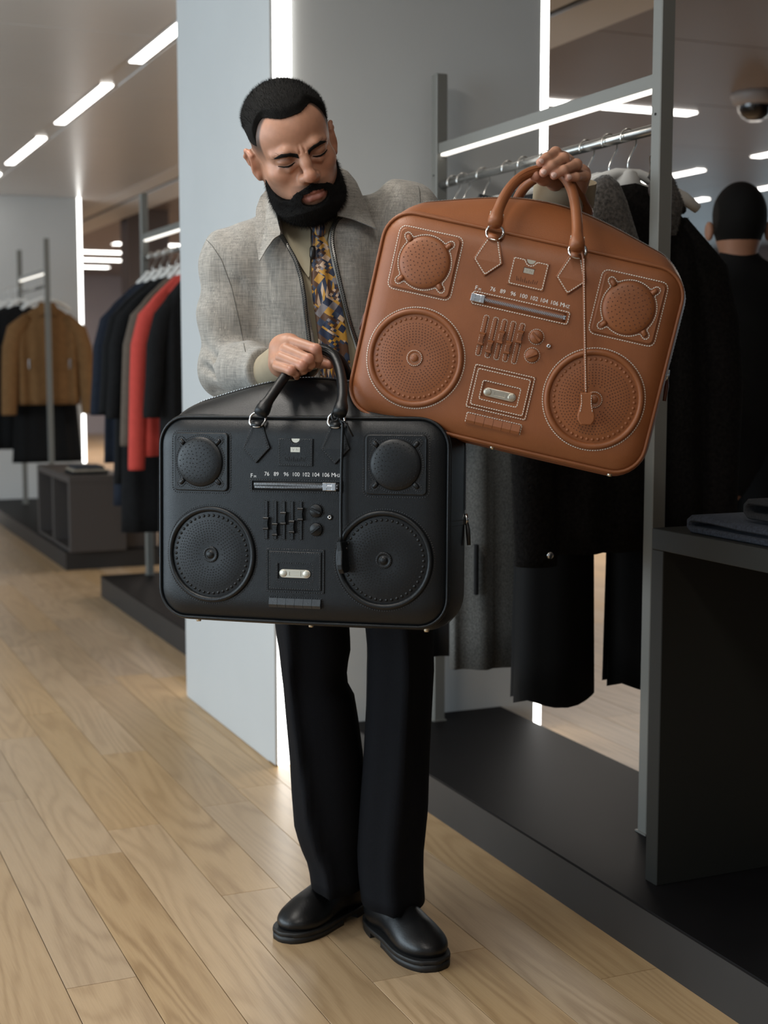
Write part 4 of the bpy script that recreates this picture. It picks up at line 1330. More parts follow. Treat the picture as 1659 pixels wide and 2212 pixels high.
# ------------------------------------------------------------------ his clothes
from mathutils.bvhtree import BVHTree
def bvh_of(V, F): return BVHTree.FromPolygons([tuple(v) for v in V], [tuple(int(i) for i in f) for f in F])
CAMP = np.array([0, 0, HC])
def cast(tree, px, py, off=0., default=2.82):
    p = at(px, py, 3.0); d = p-CAMP; d /= np.linalg.norm(d)
    h = tree.ray_cast(Vector(CAMP), Vector(d))
    if h[0] is None: return at(px, py, default)-d*off
    return np.array(h[0])-d*off
def fabric_mat(name, c1, c2, slub=(.6, .56, .5), scale=1.0, rough=.85, amt=.06):
    m = bpy.data.materials.new(name); nt, b = nodes_of(m); N, L = nt.nodes, nt.links
    tc = N.new('ShaderNodeTexCoord')
    def nz(sc, det=3):
        mp = N.new('ShaderNodeMapping'); mp.inputs['Scale'].default_value = tuple(q*scale for q in sc); L.new(tc.outputs['Object'], mp.inputs['Vector'])
        t = N.new('ShaderNodeTexNoise'); t.inputs['Scale'].default_value = 1; t.inputs['Detail'].default_value = det; L.new(mp.outputs['Vector'], t.inputs['Vector']); return t.outputs['Fac']
    a, c, e = nz((420, 420, 26)), nz((40, 40, 560)), nz((90, 90, 9), 2)
    ad = N.new('ShaderNodeMath'); ad.operation = 'ADD'; L.new(a, ad.inputs[0]); L.new(c, ad.inputs[1])
    ad2 = N.new('ShaderNodeMath'); ad2.operation = 'MULTIPLY_ADD'; ad2.inputs[1].default_value = .6; L.new(e, ad2.inputs[0]); L.new(ad.outputs[0], ad2.inputs[2])
    r = N.new('ShaderNodeValToRGB'); r.color_ramp.elements[0].position = .95; r.color_ramp.elements[1].position = 1.65
    mr = N.new('ShaderNodeMapRange'); mr.inputs['From Min'].default_value = .9; mr.inputs['From Max'].default_value = 1.7; L.new(ad2.outputs[0], mr.inputs['Value'])
    r.color_ramp.elements[0].position = 0; r.color_ramp.elements[1].position = 1
    r.color_ramp.elements[0].color = (*c1, 1); r.color_ramp.elements[1].color = (*c2, 1)
    L.new(mr.outputs['Result'], r.inputs['Fac'])
    # sparse pale slubs
    s1 = nz((520, 520, 75), 1); gt = N.new('ShaderNodeMapRange'); gt.inputs['From Min'].default_value = .70; gt.inputs['From Max'].default_value = .80; L.new(s1, gt.inputs['Value'])
    mx = N.new('ShaderNodeMix'); mx.data_type = 'RGBA'; L.new(gt.outputs['Result'], mx.inputs['Factor']); L.new(r.outputs['Color'], mx.inputs['A']); mx.inputs['B'].default_value = (*slub, 1)
    L.new(mx.outputs['Result'], b.inputs['Base Color'])
    b.inputs['Roughness'].default_value = rough; b.inputs['Specular IOR Level'].default_value = .2
    b.inputs['Sheen Weight'].default_value = .15
    bp = N.new('ShaderNodeBump'); bp.inputs['Strength'].default_value = .35; bp.inputs['Distance'].default_value = .0008
    L.new(ad.outputs[0], bp.inputs['Height']); L.new(bp.outputs['Normal'], b.inputs['Normal'])
    return m
M['jacket'] = fabric_mat('grey_slub_weave', (.155, .150, .138), (.345, .325, .290), (.50, .46, .40))
M['shirt'] = mat('olive_poplin', (.30, .265, .185), .75, spec=.25, noise=.05, nscale=30)
M['cuff'] = mat('olive_cuff', (.31, .255, .175), .8, spec=.2, noise=.06, nscale=40)
M['black_wool'] = mat('black_wool', (.0042, .0046, .0064), .85, spec=.15, noise=.25, nscale=350, bump=.3, bscale=900)
M['seam'] = mat('seam_shadow_thread', (.11, .105, .095), .9)
M['zip_tape'] = mat('zip_tape_dark', (.03, .03, .028), .8)

def torso(f, g):
    """torso and shoulders, g = extra thickness over the body"""
    f.ell(CH+np.array([.0, .0, -.02]), (.172+g, .100+g, .215+g), .05, margin=.06)
    f.ell(CH+np.array([.0, -.012, .06]), (.150+g, .092+g, .12+g), .06, margin=.06)
    f.ell(BE, (.170+g, .100+g, .23+g), .08, margin=.06)
    nk = NECK_W+np.array([0, .005, -.035])
    f.cone(nk, SR, .050+g, .046+g, .05, margin=.06); f.cone(nk, SL, .050+g, .050+g, .05, margin=.06)
    f.cone(nk+np.array([0, .02, 0]), CH, .07+g, .09+g, .05, margin=.06)
jf = Field((-.475, 2.62, .93), (.40, 3.07, 1.585), .0042)
torso(jf, .014)
jf.ell(SR+np.array([0, 0, -.004]), (.064, .062, .062), .04, margin=.05)
jf.ell(SL+np.array([0, 0, -.002]), (.062, .062, .064), .04, margin=.05)
# sleeves
mR = .5*SR+.5*ER+np.array([-.010, 0, 0])
FR = W1b*.75+W1*.25
jf.chain([SR, mR, ER, .5*ER+.5*FR, FR], [.060, .054, .052, .051, .047], .03, margin=.05)
mL = .5*SL+.5*EL
FL = at(1208, 500, 2.695)
jf.chain([SL, mL, EL, .5*EL+.5*FL, FL], [.062, .056, .056, .052, .048], .03, margin=.05)
# folds: elbow and armhole creases, pull lines across the chest
def crease(f, pts, r, k, Ys):
    P_ = [at(x, y, Y) for (x, y), Y in zip(pts, Ys)]
    f.chain(P_, [r]*len(P_), k, 's', margin=.03)
crease(jf, [(518, 610), (532, 690), (545, 790), (548, 850)], .006, .016, (2.805, 2.795, 2.785, 2.78))
crease(jf, [(436, 790), (480, 812), (540, 806)], .005, .014, (2.80, 2.765, 2.75))
crease(jf, [(440, 745), (470, 775), (520, 782)], .004, .014, (2.81, 2.775, 2.77))
crease(jf, [(455, 850), (500, 845), (560, 832)], .005, .014, (2.80, 2.755, 2.72))
crease(jf, [(600, 640), (605, 720), (600, 800)], .004, .022, (2.772, 2.768, 2.768))
crease(jf, [(800, 520), (820, 620), (815, 720)], .004, .022, (2.785, 2.78, 2.78))
crease(jf, [(845, 395), (860, 430), (870, 470)], .003, .016, (2.86, 2.85, 2.85))
gx_, gy_, gz_ = jf.grid()
wr = .0016*np.sin(gx_*85+gz_*24+3*np.sin(gz_*11))+.0012*np.sin(gz_*70+gx_*45+2*np.sin(gx_*20))
jf.d += wr.astype(np.float32)*(gx_ < 2)
openpx = [(598, 436), (610, 512), (640, 558), (657, 610), (668, 680), (684, 760), (692, 830), (696, 980), (775, 980), (772, 850), (773, 772), (756, 715), (736, 640), (717, 570), (708, 520), (714, 488), (736, 455), (732, 395), (680, 390), (620, 400)]
poly = np.array([at(x, y, 2.79)[[0, 2]] for x, y in openpx])
sdo = sd_poly(gx_[:, 0, 0][:, None], gz_[0, 0, :][None, :], poly)[:, None, :]
jd = np.maximum(jf.d, -np.maximum(sdo, gy_-2.862))
jd = np.maximum(jd, .945-gz_)
# sleeve ends are cut square to the forearms
def cut(d, p, n, box):
    n = n/np.linalg.norm(n)
    e = (gx_-p[0])*n[0]+(gy_-p[1])*n[1]+(gz_-p[2])*n[2]
    near = (np.abs(gx_-p[0]) < box) & (np.abs(gy_-p[1]) < box) & (np.abs(gz_-p[2]) < box)
    return np.where(near, np.maximum(d, e), d)
jd = cut(jd, FR+(W1-W1b)*.10, W1-W1b, .11)
jd = cut(jd, FL+np.array([0, 0, .012]), np.array([0, -.12, 1.0]), .09)
# neck hole
jd = np.maximum(jd, -(np.sqrt(((gx_-NECK_W[0]+.002)/.052)**2+((gy_-NECK_W[1])/.052)**2)-1)*.05-10*(gz_ < 1.44))
JV, JF = surface_nets(jd.astype(np.float32), jf.lo, jf.h)
JV = smooth_mesh(JV, JF, 2, .5)
jacket = np_mesh('jacket', JV, JF, M['jacket'], man)
jt = bvh_of(JV, JF)
# ---- shirt
sf = Field((-.36, 2.68, .93), (.10, 3.03, 1.56), .006)
torso(sf, -.003)
sf.cone(NECK_W+np.array([0, .004, -.05]), NECK_W+np.array([.0, -.004, .030]), .066, .060, .03, margin=.05)
sx_, sy_, sz_ = sf.grid()
sd2 = np.maximum(sf.d, .94-sz_)
SV, SF_ = surface_nets(sd2.astype(np.float32), sf.lo, sf.h); SV = smooth_mesh(SV, SF_, 2, .5)
shirt = np_mesh('shirt', SV, SF_, M['shirt'], man)
stree = bvh_of(SV, SF_)
def plate(polypx, tree, off, th, name, m, par, nring=7, default=2.8, lift=0., tip=None, both=True):
    """a cloth flap: outline given where it lies, draped on the surface below it"""
    P_ = resample(np.array(polypx, float), 9.0)
    c = P_.mean(0)
    rings = []
    for lam in np.linspace(.04, 1, nring):
        q = c+(P_-c)*lam
        rings.append(q)
    def lev(o):
        out = []
        for q in rings:
            row = []
            for x, y in q:
                l = lift*math.exp(-((x-tip[0])**2+(y-tip[1])**2)/45.**2) if tip is not None else 0
                row.append(cast(tree, x, y, o+l, default))
            out.append(np.array(row))
        return out
    top = lev(off+th)
    for _ in range(2):
        for k in range(len(top)): top[k] = .5*top[k]+.25*(np.roll(top[k], 1, 0)+np.roll(top[k], -1, 0)) if k < len(top)-1 else top[k]
    d = [r_-CAMP for r_ in top]
    bot = [r_+dd/np.linalg.norm(dd, axis=1, keepdims=True)*th for r_, dd in zip(top, d)]
    edge = top[-1]+(d[-1]/np.linalg.norm(d[-1], axis=1, keepdims=True))*th*.5
    ctr = c
    return MB().loft(top+[edge]+bot[::-1], cap=True).build(name, m, par, auto=70)
colL = [(580, 404), (562, 425), (553, 450), (551, 500), (559, 566), (575, 538), (592, 514), (607, 506), (600, 478), (592, 440), (587, 415)]
colR = [(727, 358), (752, 370), (770, 392), (784, 424), (798, 458), (813, 494), (790, 484), (760, 472), (728, 465), (728, 430), (729, 395)]
def flap(pts, name, m, par, th=.005, nring=7):
    """turned-down collar leaf with its own depth at every corner"""
    P_ = resample(np.array(pts, float)*np.array([1, 1, 400.]), 9.0)/np.array([1, 1, 400.])
    c = P_.mean(0); top = []
    for lam in np.linspace(.04, 1, nring):
        row = []
        for q in c+(P_-c)*lam:
            y = q[2]
            h = cast(jt, q[0], q[1], 0., 9.0)
            if h[1] < 3.2: y = min(y, h[1]-.007)
            row.append(at(q[0], q[1], y))
        top.append(np.array(row))
    for k in range(nring-1):
        for _ in range(2): top[k] = .5*top[k]+.25*(np.roll(top[k], 1, 0)+np.roll(top[k], -1, 0))
    b_ = [r_+np.array([0, th, -.001]) for r_ in top]
    return MB().loft(top+b_[::-1], cap=True).build(name, m, par, auto=60)
cy_ = [2.865, 2.850, 2.835, 2.800, 2.765, 2.768, 2.772, 2.778, 2.790, 2.815, 2.840]
flap([(x, y, Y) for (x, y), Y in zip(colL, cy_)], 'collar_flap', M['jacket'], jacket)
cy_ = [2.900, 2.890, 2.875, 2.850, 2.825, 2.785, 2.785, 2.785, 2.785, 2.815, 2.860]
flap([(x, y, Y) for (x, y), Y in zip(colR, cy_)], 'collar_flap', M['jacket'], jacket)
bk = [at(586, 418, 2.855), at(572, 412, 2.90), at(590, 400, 2.955), at(640, 385, 2.985), at(690, 376, 2.975), at(722, 378, 2.945), at(738, 388, 2.905)]
bq = resample(np.array(bk), .012, False)
for _ in range(3): bq[1:-1] = .25*bq[:-2]+.5*bq[1:-1]+.25*bq[2:]
MB().tube(bq, .026, 12, flat=((0, 0, 1), .0), cap=True).build('collar_band', M['jacket'], jacket) if False else MB().loft([[p+np.array([0, 0, .012]), p+np.array([0, .003, .013]), p+np.array([0, .006, -.03]), p+np.array([0, 0, -.03])] for p in bq], smooth=True).build('collar_band', M['jacket'], jacket)
plate([(592, 428), (640, 462), (671, 492), (671, 540), (668, 602), (652, 578), (628, 535), (610, 500)], stree, .004, .0025, 'shirt_collar', M['shirt'], shirt, lift=.004, tip=(668, 602))
plate([(692, 470), (712, 462), (722, 470), (710, 500), (705, 522), (698, 505)], stree, .004, .0025, 'shirt_collar', M['shirt'], shirt)
def line_on(tree, pts, off, step=6.0):
    return np.array([cast(tree, x, y, off) for x, y in resample(np.array(pts, float), step, False)])
zl_ = [(606, 508), (620, 530), (638, 560), (650, 598), (657, 640), (662, 690), (668, 738), (672, 800), (676, 870)]
zr_ = [(745, 462), (727, 477), (718, 497), (717, 525), (726, 570), (736, 615), (747, 662), (759, 705), (772, 742), (783, 772), (786, 850)]
for zz, side in ((zl_, 0), (zr_, 1)):
    P_ = line_on(jt, zz, .0012)
    for _ in range(3): P_[1:-1] = .25*P_[:-2]+.5*P_[1:-1]+.25*P_[2:]
    tp = MB().tube(P_, .0042, 8, flat=((0, 1, 0), .35)).build('zip_tape', M['zip_tape'], jacket)
    m = MB(); Q = resample(P_+np.array([0, -.0022, 0]), .0021, False)
    for i in range(len(Q)-1):
        d = Q[i+1]-Q[i]; L_ = np.linalg.norm(d)
        if L_ < 1e-6 or L_ > .02: continue
        d /= L_; e = np.cross(d, np.array([0, 1, 0])); e /= np.linalg.norm(e)
        o_ = Q[i]+e*(.0006 if i % 2 else -.0006)
        A = [o_+d*a_+e*b_+np.array([0, c_, 0]) for a_ in (0, .0012) for b_ in (-.0017, .0017) for c_ in (-.0009, .0009)]
        m.add(A, [(0, 1, 3, 2), (4, 6, 7, 5), (0, 4, 5, 1), (2, 3, 7, 6), (0, 2, 6, 4), (1, 5, 7, 3)])
    m.build('zip_teeth', M['topzip'], tp, kind='stuff')
for sm_ in ([(446, 518), (458, 530), (478, 560), (500, 620), (516, 690), (530, 760)], [(903, 402), (906, 412), (907, 432), (908, 446)]):
    MB().tube(line_on(jt, sm_, .0003), .0008, 5).build('jacket_seam', M['seam'], jacket)
# ---- patterned tie
def tie_material():
    m = bpy.data.materials.new('patterned_silk'); nt, b = nodes_of(m); N, L = nt.nodes, nt.links
    a = N.new('ShaderNodeAttribute'); a.attribute_name = 'tie_uv'
    def cells(scale, rot, seed):
        mp = N.new('ShaderNodeMapping'); mp.inputs['Rotation'].default_value = (0, 0, rot); mp.inputs['Scale'].default_value = (scale[0], scale[1], 1); mp.inputs['Location'].default_value = (seed, seed*.7, 0)
        L.new(a.outputs['Vector'], mp.inputs['Vector'])
        fl = N.new('ShaderNodeVectorMath'); fl.operation = 'FLOOR'; L.new(mp.outputs['Vector'], fl.inputs[0])
        wn = N.new('ShaderNodeTexWhiteNoise'); wn.noise_dimensions = '3D'; L.new(fl.outputs[0], wn.inputs['Vector'])
        return wn.outputs['Value']
    def ramp(v):
        r = N.new('ShaderNodeValToRGB'); r.color_ramp.interpolation = 'CONSTANT'
        cols = [(0, (.012, .022, .055)), (.24, (.10, .045, .022)), (.46, (.50, .26, .035)), (.64, (.56, .40, .27)), (.80, (.22, .20, .21)), (.90, (.035, .055, .10))]
        e = r.color_ramp.elements
        e[0].position, e[0].color = 0, (*cols[0][1], 1); e[1].position, e[1].color = cols[1][0], (*cols[1][1], 1)
        for p, c in cols[2:]:
            q = e.new(p); q.color = (*c, 1)
        L.new(v, r.inputs['Fac']); return r.outputs['Color']
    fine, coarse, stripe, sel = ramp(cells((185, 185), .62, 3)), ramp(cells((74, 74), .62, 11)), ramp(cells((260, 45), .62, 23)), cells((37, 37), .62, 31)
    def mixsel(A, B, lo):
        g = N.new('ShaderNodeMath'); g.operation = 'GREATER_THAN'; g.inputs[1].default_value = lo; L.new(sel, g.inputs[0])
        mx = N.new('ShaderNodeMix'); mx.data_type = 'RGBA'; L.new(g.outputs[0], mx.inputs['Factor']); L.new(A, mx.inputs['A']); L.new(B, mx.inputs['B']); return mx.outputs['Result']
    L.new(mixsel(mixsel(fine, coarse, .52), stripe, .78), b.inputs['Base Color'])
    b.inputs['Roughness'].default_value = .5; b.inputs['Sheen Weight'].default_value = .1
    return m
rows = [(494, 675, 700), (512, 673, 703), (530, 674, 710), (550, 674, 716), (580, 673, 724), (612, 672, 731), (650, 676, 737), (690, 682, 744), (730, 687, 750), (770, 690, 755), (806, 692, 759), (840, 693, 758), (880, 694, 757)]
NC = 15
tv, tu = [], []
for (y, a, b_) in rows:
    for j in range(NC):
        t_ = j/(NC-1); x = a+(b_-a)*t_
        p = cast(stree, x, y, .004, 2.80)
        ridge = .007*math.exp(-((t_-.50)/.22)**2)+.004*math.exp(-((t_-.12)/.10)**2)-.004*math.exp(-((t_-.70)/.08)**2)
        d = CAMP-p; d /= np.linalg.norm(d)
        tv.append(p+d*(ridge+.002)); tu.append(((x-700)/1080.+.0015*math.sin(t_*6), -(y-500)/1080., 0))
tv = np.array(tv).reshape(len(rows), NC, 3)
ysm = tv[:, :, 1].copy()
for _ in range(4): ysm[1:-1] = .25*ysm[:-2]+.5*ysm[1:-1]+.25*ysm[2:]
sc_ = (ysm/tv[:, :, 1])[..., None]; tv = CAMP+(tv-CAMP)*sc_
V_ = tv.reshape(-1, 3); F_ = []
back = V_+np.array([0, .004, 0])
for i in range(len(rows)-1):
    for j in range(NC-1):
        q = (i*NC+j, (i+1)*NC+j, (i+1)*NC+j+1, i*NC+j+1)
        F_.append(q); F_.append(tuple(len(V_)+k for k in q[::-1]))
n_ = len(V_)
for i in range(len(rows)-1):
    F_.append((i*NC, n_+i*NC, n_+(i+1)*NC, (i+1)*NC)); F_.append((i*NC+NC-1, (i+1)*NC+NC-1, n_+(i+1)*NC+NC-1, n_+i*NC+NC-1))
tie = np_mesh('tie', np.vstack([V_, back]), np.array(F_), tie_material(), man)
ta = tie.data.attributes.new('tie_uv', 'FLOAT_VECTOR', 'POINT')
ta.data.foreach_set('vector', np.array(tu+tu, np.float32).ravel())
kf = Field(cast(stree, 688, 488, .02)-.04, cast(stree, 688, 488, .02)+.04, .002)
kf.cone(cast(stree, 683, 478, .012), cast(stree, 691, 500, .010), .016, .011, .01, sq=(1, 1.5, 1))
kV, kF = kf.mesh(); kn_ = np_mesh('tie_knot', kV, kF, tie.data.materials[0], tie)
ka = kn_.data.attributes.new('tie_uv', 'FLOAT_VECTOR', 'POINT')
ka.data.foreach_set('vector', np.c_[kV[:, 0], kV[:, 2], 0*kV[:, 0]].astype(np.float32).ravel())
mp_ = cast(stree, 675, 545, .016)
mic = MB().tube([mp_+np.array([0, 0, .012]), mp_+np.array([.0005, 0, .008]), mp_-np.array([0, 0, .008]), mp_-np.array([.0005, 0, .013])], [.0035, .006, .006, .0035], 12).build('clip_microphone', mat('mic_black', (.008, .008, .009), .35),
    label='small black clip-on microphone beside the patterned tie', cat='microphone')
# ---- shirt cuffs turned out over the sleeves
def cuff(c0, r0, c1, r1, ax0, ax1, name='shirt_cuff', tilt=0., m=None, wave=.0):
    rings = []
    for inner in (0, 1):
        seq = [(c0, r0), ((c0+c1)/2, tuple((a+b)/2*1.02 for a, b in zip(r0, r1))), (c1, r1)]
        if inner: seq = seq[::-1]
        for c, r in seq:
            k = .0 if not inner else .0025
            rings.append([c+ax0*((r[0]-k)*math.cos(a))+ax1*((r[1]-k)*math.sin(a)*(1+wave*math.cos(2*a))) for a in np.linspace(0, 2*np.pi, 33)[:-1]])
    return MB().loft(rings, cap=False).build(name, m or M['cuff'], shirt, auto=60)
d1 = (W1-W1b)/np.linalg.norm(W1-W1b)
a1 = np.cross(d1, np.array([0, 0, 1.])); a1 /= np.linalg.norm(a1); b1_ = np.cross(a1, d1)
cuff(at(585, 806, 2.70), (.040, .040), at(640, 776, 2.603), (.050, .044), a1, b1_, wave=.10)
d2 = np.array([.02, -.35, 1.0]); d2 /= np.linalg.norm(d2)
a2 = np.array([1., .05, -.12]); a2 -= d2*(a2 @ d2); a2 /= np.linalg.norm(a2); b2_ = np.cross(d2, a2)
cuff(at(1212, 482, 2.648), (.054, .046), Z2(915, 700, 2.650), (.0565, .046), a2, b2_, wave=-.06)
# ---- trousers
def leg(rows, Y0, Y1, dep, ridge):
    R_ = []
    n = 40
    y0, y1 = rows[0][0], rows[-1][0]
    Q = np.array(rows, float)
    ys = np.linspace(y0, y1, 34)
    for y in ys:
        l, r, cf, hd = (np.interp(y, Q[:, 0], Q[:, k]) for k in (1, 2, 3, 4))
        t = (y-y0)/(y1-y0); Yc = Y0+(Y1-Y0)*t
        pl, pr = at(l, y, Yc), at(r, y, Yc)
        c = (pl+pr)/2; hw = (pr[0]-pl[0])/2
        ac = math.acos(max(-1, min(1, 2*cf-1)))
        ring = []
        for k in range(n):
            a = 2*math.pi*k/n
            x, yy = math.cos(a), math.sin(a)
            p = .82
            X = hw*math.copysign(abs(x)**p, x); YY = hd*math.copysign(abs(yy)**p, yy)
            if yy > 0:
                YY += ridge*math.exp(-(abs(a-ac)/.20)**1.3)
            ring.append((c[0]+X, c[1]-YY, c[2]))
        R_.append(np.array(ring))
    # turned hem
    return R_
Lrows = [(1080, 575, 770, .3, .10), (1240, 586, 756, .26, .095), (1342, 594, 754, .24, .09), (1400, 603, 758, .22, .088), (1446, 608, 749, .20, .085), (1477, 612, 751, .18, .084), (1500, 614, 765, .17, .085), (1546, 618, 773, .17, .086), (1634, 626, 785, .22, .088), (1704, 630, 787, .26, .09), (1780, 636, 790, .32, .09), (1820, 648, 786, .38, .086), (1860, 666, 786, .42, .085), (1902, 672, 786, .42, .092)]
Rrows = [(1080, 745, 948, .55, .10), (1240, 778, 940, .57, .098), (1346, 788, 935, .57, .092), (1400, 793, 937, .57, .09), (1442, 792, 938, .57, .09), (1515, 791, 934, .56, .088), (1634, 785, 928, .55, .086), (1742, 777, 925, .53, .086), (1840, 771, 915, .52, .083), (1890, 774, 915, .52, .085), (1938, 780, 918, .52, .092)]
tr = MB()
LR, RR = leg(Lrows, 2.93, 3.00, 1, .026), leg(Rrows, 2.915, 2.93, 1, .028)
for r_ in (LR, RR): tr.loft(r_)
hp = []
for z_, hw, hd in ((1.04, .165, .10), (.98, .172, .108), (.90, .176, .112), (.82, .170, .10), (.78, .12, .07)):
    c = at(765, 1150, 2.925); hp.append([(c[0]-.005+hw*math.cos(a), 2.925-hd*math.sin(a), z_) for a in np.linspace(0, 2*np.pi, 33)[:-1]])
tr.loft(hp[::-1])
trousers = tr.build('trousers', M['black_wool'], man)
# ---- boots
M['boot'] = mat('boot_leather', (.0060, .0060, .0064), .36, spec=.45, noise=.2, nscale=12, bump=.15, bscale=300)
M['sole'] = mat('boot_sole', (.011, .011, .011), .55, noise=.4, nscale=60)
def boot(toe, heel, name):
    toe, heel = np.array(toe), np.array(heel)
    d = toe-heel; L_ = np.linalg.norm(d); ang = math.atan2(d[1], d[0]); sc = L_/.292
    f = Field((-.16, -.065, .0), (.16, .065, .20), .0028)
    f.ell((.078, .002, .036), (.062, .050, .030), 0); f.ell((.02, .0, .044), (.085, .044, .036), .03)
    f.cone((-.062, 0, .070), (-.072, 0, .15), .038, .036, .04); f.ell((-.085, 0, .050), (.052, .040, .045), .03)
    f.cone((.055, 0, .056), (-.035, 0, .098), .014, .026, .04)
    f.chain([(.020, -.050, .030), (.040, -.030, .062), (.048, 0, .071), (.040, .030, .062), (.020, .050, .030)], [.0011]*5, .004, 's')
    x, y, z = f.grid()
    dd = np.maximum(f.d, .021-z)
    V, F = surface_nets(dd.astype(np.float32), f.lo, f.h); V = smooth_mesh(V, F, 2, .5)
    Mx = np.array(Matrix.Translation(Vector(((toe+heel)/2).tolist()+[0])) @ Matrix.Rotation(ang, 4, 'Z') @ Matrix.Scale(sc, 4))
    Vw = V @ Mx[:3, :3].T+Mx[:3, 3]
    b_ = np_mesh('boot', Vw, F, M['boot'], man)
    def outl(x0, x1, g):
        """sole outline between x0 and x1, counter-clockwise"""
        xs = np.linspace(max(x0, -.1443), min(x1, .1483), 26)
        q = np.clip(np.abs((xs-.002)/.1465), 0, 1)
        wd = (.043+.010*sm01(xs, -.02, .08)-.004*sm01(-xs, .05, .14)+g)*np.maximum(1-q**3.6, 0)**.42
        lo_ = [(a_, -w_) for a_, w_ in zip(xs, wd)]; hi_ = [(a_, w_) for a_, w_ in zip(xs[::-1], wd[::-1])]
        P_ = lo_+hi_
        return [p for k, p in enumerate(P_) if k == 0 or abs(p[0]-P_[k-1][0])+abs(p[1]-P_[k-1][1]) > 1e-5]
    MB().prism(outl(-1, 1, .0045), .014, .0235, .002, smooth=True).build('welt', M['sole'], b_, xf=Mx)
    MB().prism(outl(-.012, 1, .003), .0, .0145, smooth=True).build('outsole', M['sole'], b_, xf=Mx)
    MB().prism([p for p in outl(-1, -.062, .002)], .0, .0145).build('heel_block', M['sole'], b_, xf=Mx)
boot((-.218, 2.890), (-.040, 3.110), 'boot')
boot((.108, 2.745), (-.030, 3.005), 'boot')
# ------------------------------------------------------------------ table with folded knitwear
def plane_v(px, py, v):
    d = at(px, py, 1.0)-CAMP; t = v/(d[0]*VX+d[1]*VY); p = CAMP+d*t
    return p[0]*UX+p[1]*UY, p[2]
def plane_z(px, py, z):
    d = at(px, py, 1.0)-CAMP; t = (z-HC)/d[2]; p = CAMP+d*t
    return p[0]*UX+p[1]*UY, p[0]*VX+p[1]*VY
tb = thing('display_table', R(1.7, 1.9, .11), AZ, 'dark grey square-framed display table on the platform at the right edge', 'table')
MB().box(1.692-1.9, 2.14-1.9, .9-1.7, 2.495-1.7, .718, .762, .0015).build('table_top', M['table'], tb)
for a, b_ in ((2.452, 2.495), (.9, .943)):
    MB().box(1.692-1.9, 2.14-1.9, a-1.7, b_-1.7, 0, .7175, .0015).build('side_panel', M['table'], tb)
M['knit_navy'] = mat('navy_knit', (.022, .026, .036), .95, noise=.5, nscale=160, bump=.8, bscale=260)
M['knit_black'] = mat('black_knit', (.009, .009, .010), .95, noise=.4, nscale=160, bump=.8, bscale=260)
def folded(name, u_far, u_near, v0, v1, z0, th, gap, mA, label, layers=2):
    o = thing(name, R(u_far, v0, z0), AZ, label, 'sweater', 'folded sweaters on the table')
    zz = 0.
    for k in range(layers):
        # one folded leaf: sheet of thickness th doubled over with its rounded fold at the far end
        yf = -(.012*k); L_ = u_far-u_near
        pts = [(-L_, zz+th/2)]
        r = th/2+gap/2
        pts += [(yf-r*1.3-.10, zz+th/2+.0*k), (yf-r*1.2, zz+th/2)]
        for a in np.linspace(-math.pi/2, math.pi/2, 9): pts.append((yf-r*1.2+r*1.1*math.cos(a), zz+th/2+r+r*math.sin(a)))
        pts += [(yf-r*1.2-.06, zz+th*1.5+gap*1.05), (yf-.16, zz+th*1.5+gap*.7), (-L_, zz+th*1.5+gap*.25)]
        P_ = resample(np.array(pts), .012, False)
        t_ = np.gradient(P_, axis=0); t_ /= np.linalg.norm(t_, axis=1, keepdims=True)
        nn = np.stack([-t_[:, 1], t_[:, 0]], -1)
        out = np.vstack([P_+nn*th/2, (P_-nn*th/2)[::-1]])
        w = v1-v0
        rings = []
        for x, ins in ((0, .003), (.004, 0), (w*.5, 0), (w-.004, 0), (w, .003)):
            c = out.mean(0); q = out.copy()
            q = np.vstack([P_+nn*(th/2-ins), (P_-nn*(th/2-ins))[::-1]])
            rings.append(np.c_[np.full(len(q), x+.002*math.sin(k*3)), q[:, 0], q[:, 1]])
        MB().loft(rings, cap=True).build('folded_leaf', mA[k % len(mA)], o, auto=50)
        zz += 2*th+gap*.35
    return o
folded('folded_sweater', 2.400, 1.55, 1.712, 2.05, .8725, .0135, .010, [M['knit_navy']], 'lower folded charcoal blue knit sweater lying flat on the dark table', 1)
folded('folded_sweater', 2.255, 1.50, 1.740, 2.06, .9140, .0125, .016, [M['knit_black'], M['knit_navy']], 'upper folded dark knit sweater with a thick rolled fold', 1)

# ------------------------------------------------------------------ hangers and hanging clothes
RODZ = .11+1.632
hook_me = None
def hanger(u, v, label, rodz=RODZ, tilt=0., wide=.19):
    h = thing('clothes_hanger', R(u, v, rodz), AZ+tilt, label, 'hanger', 'clothes hangers')
    pts = [(-.021*math.cos(a)*1.0, 0, -.004+.021*math.sin(a)) for a in np.linspace(-.5, math.pi*1.02, 14)]
    pts += [(.020, 0, -.018), (.008, 0, -.040), (0, 0, -.058), (0, 0, -.088)]
    MB().tube(pts, .0021, 6).build('hook', M['wire'], h)
    pts = [(-wide, 0, -.160), (-wide*.8, 0, -.136), (-wide*.4, 0, -.103), (-.03, 0, -.086), (.03, 0, -.086), (wide*.4, 0, -.103), (wide*.8, 0, -.136), (wide, 0, -.160)]
    MB().tube(pts, [.012, .015, .014, .012, .012, .014, .015, .012], 10, flat=((0, 1, 0), 1.0)).build('shoulder_bar', M['white'], h)
    return h
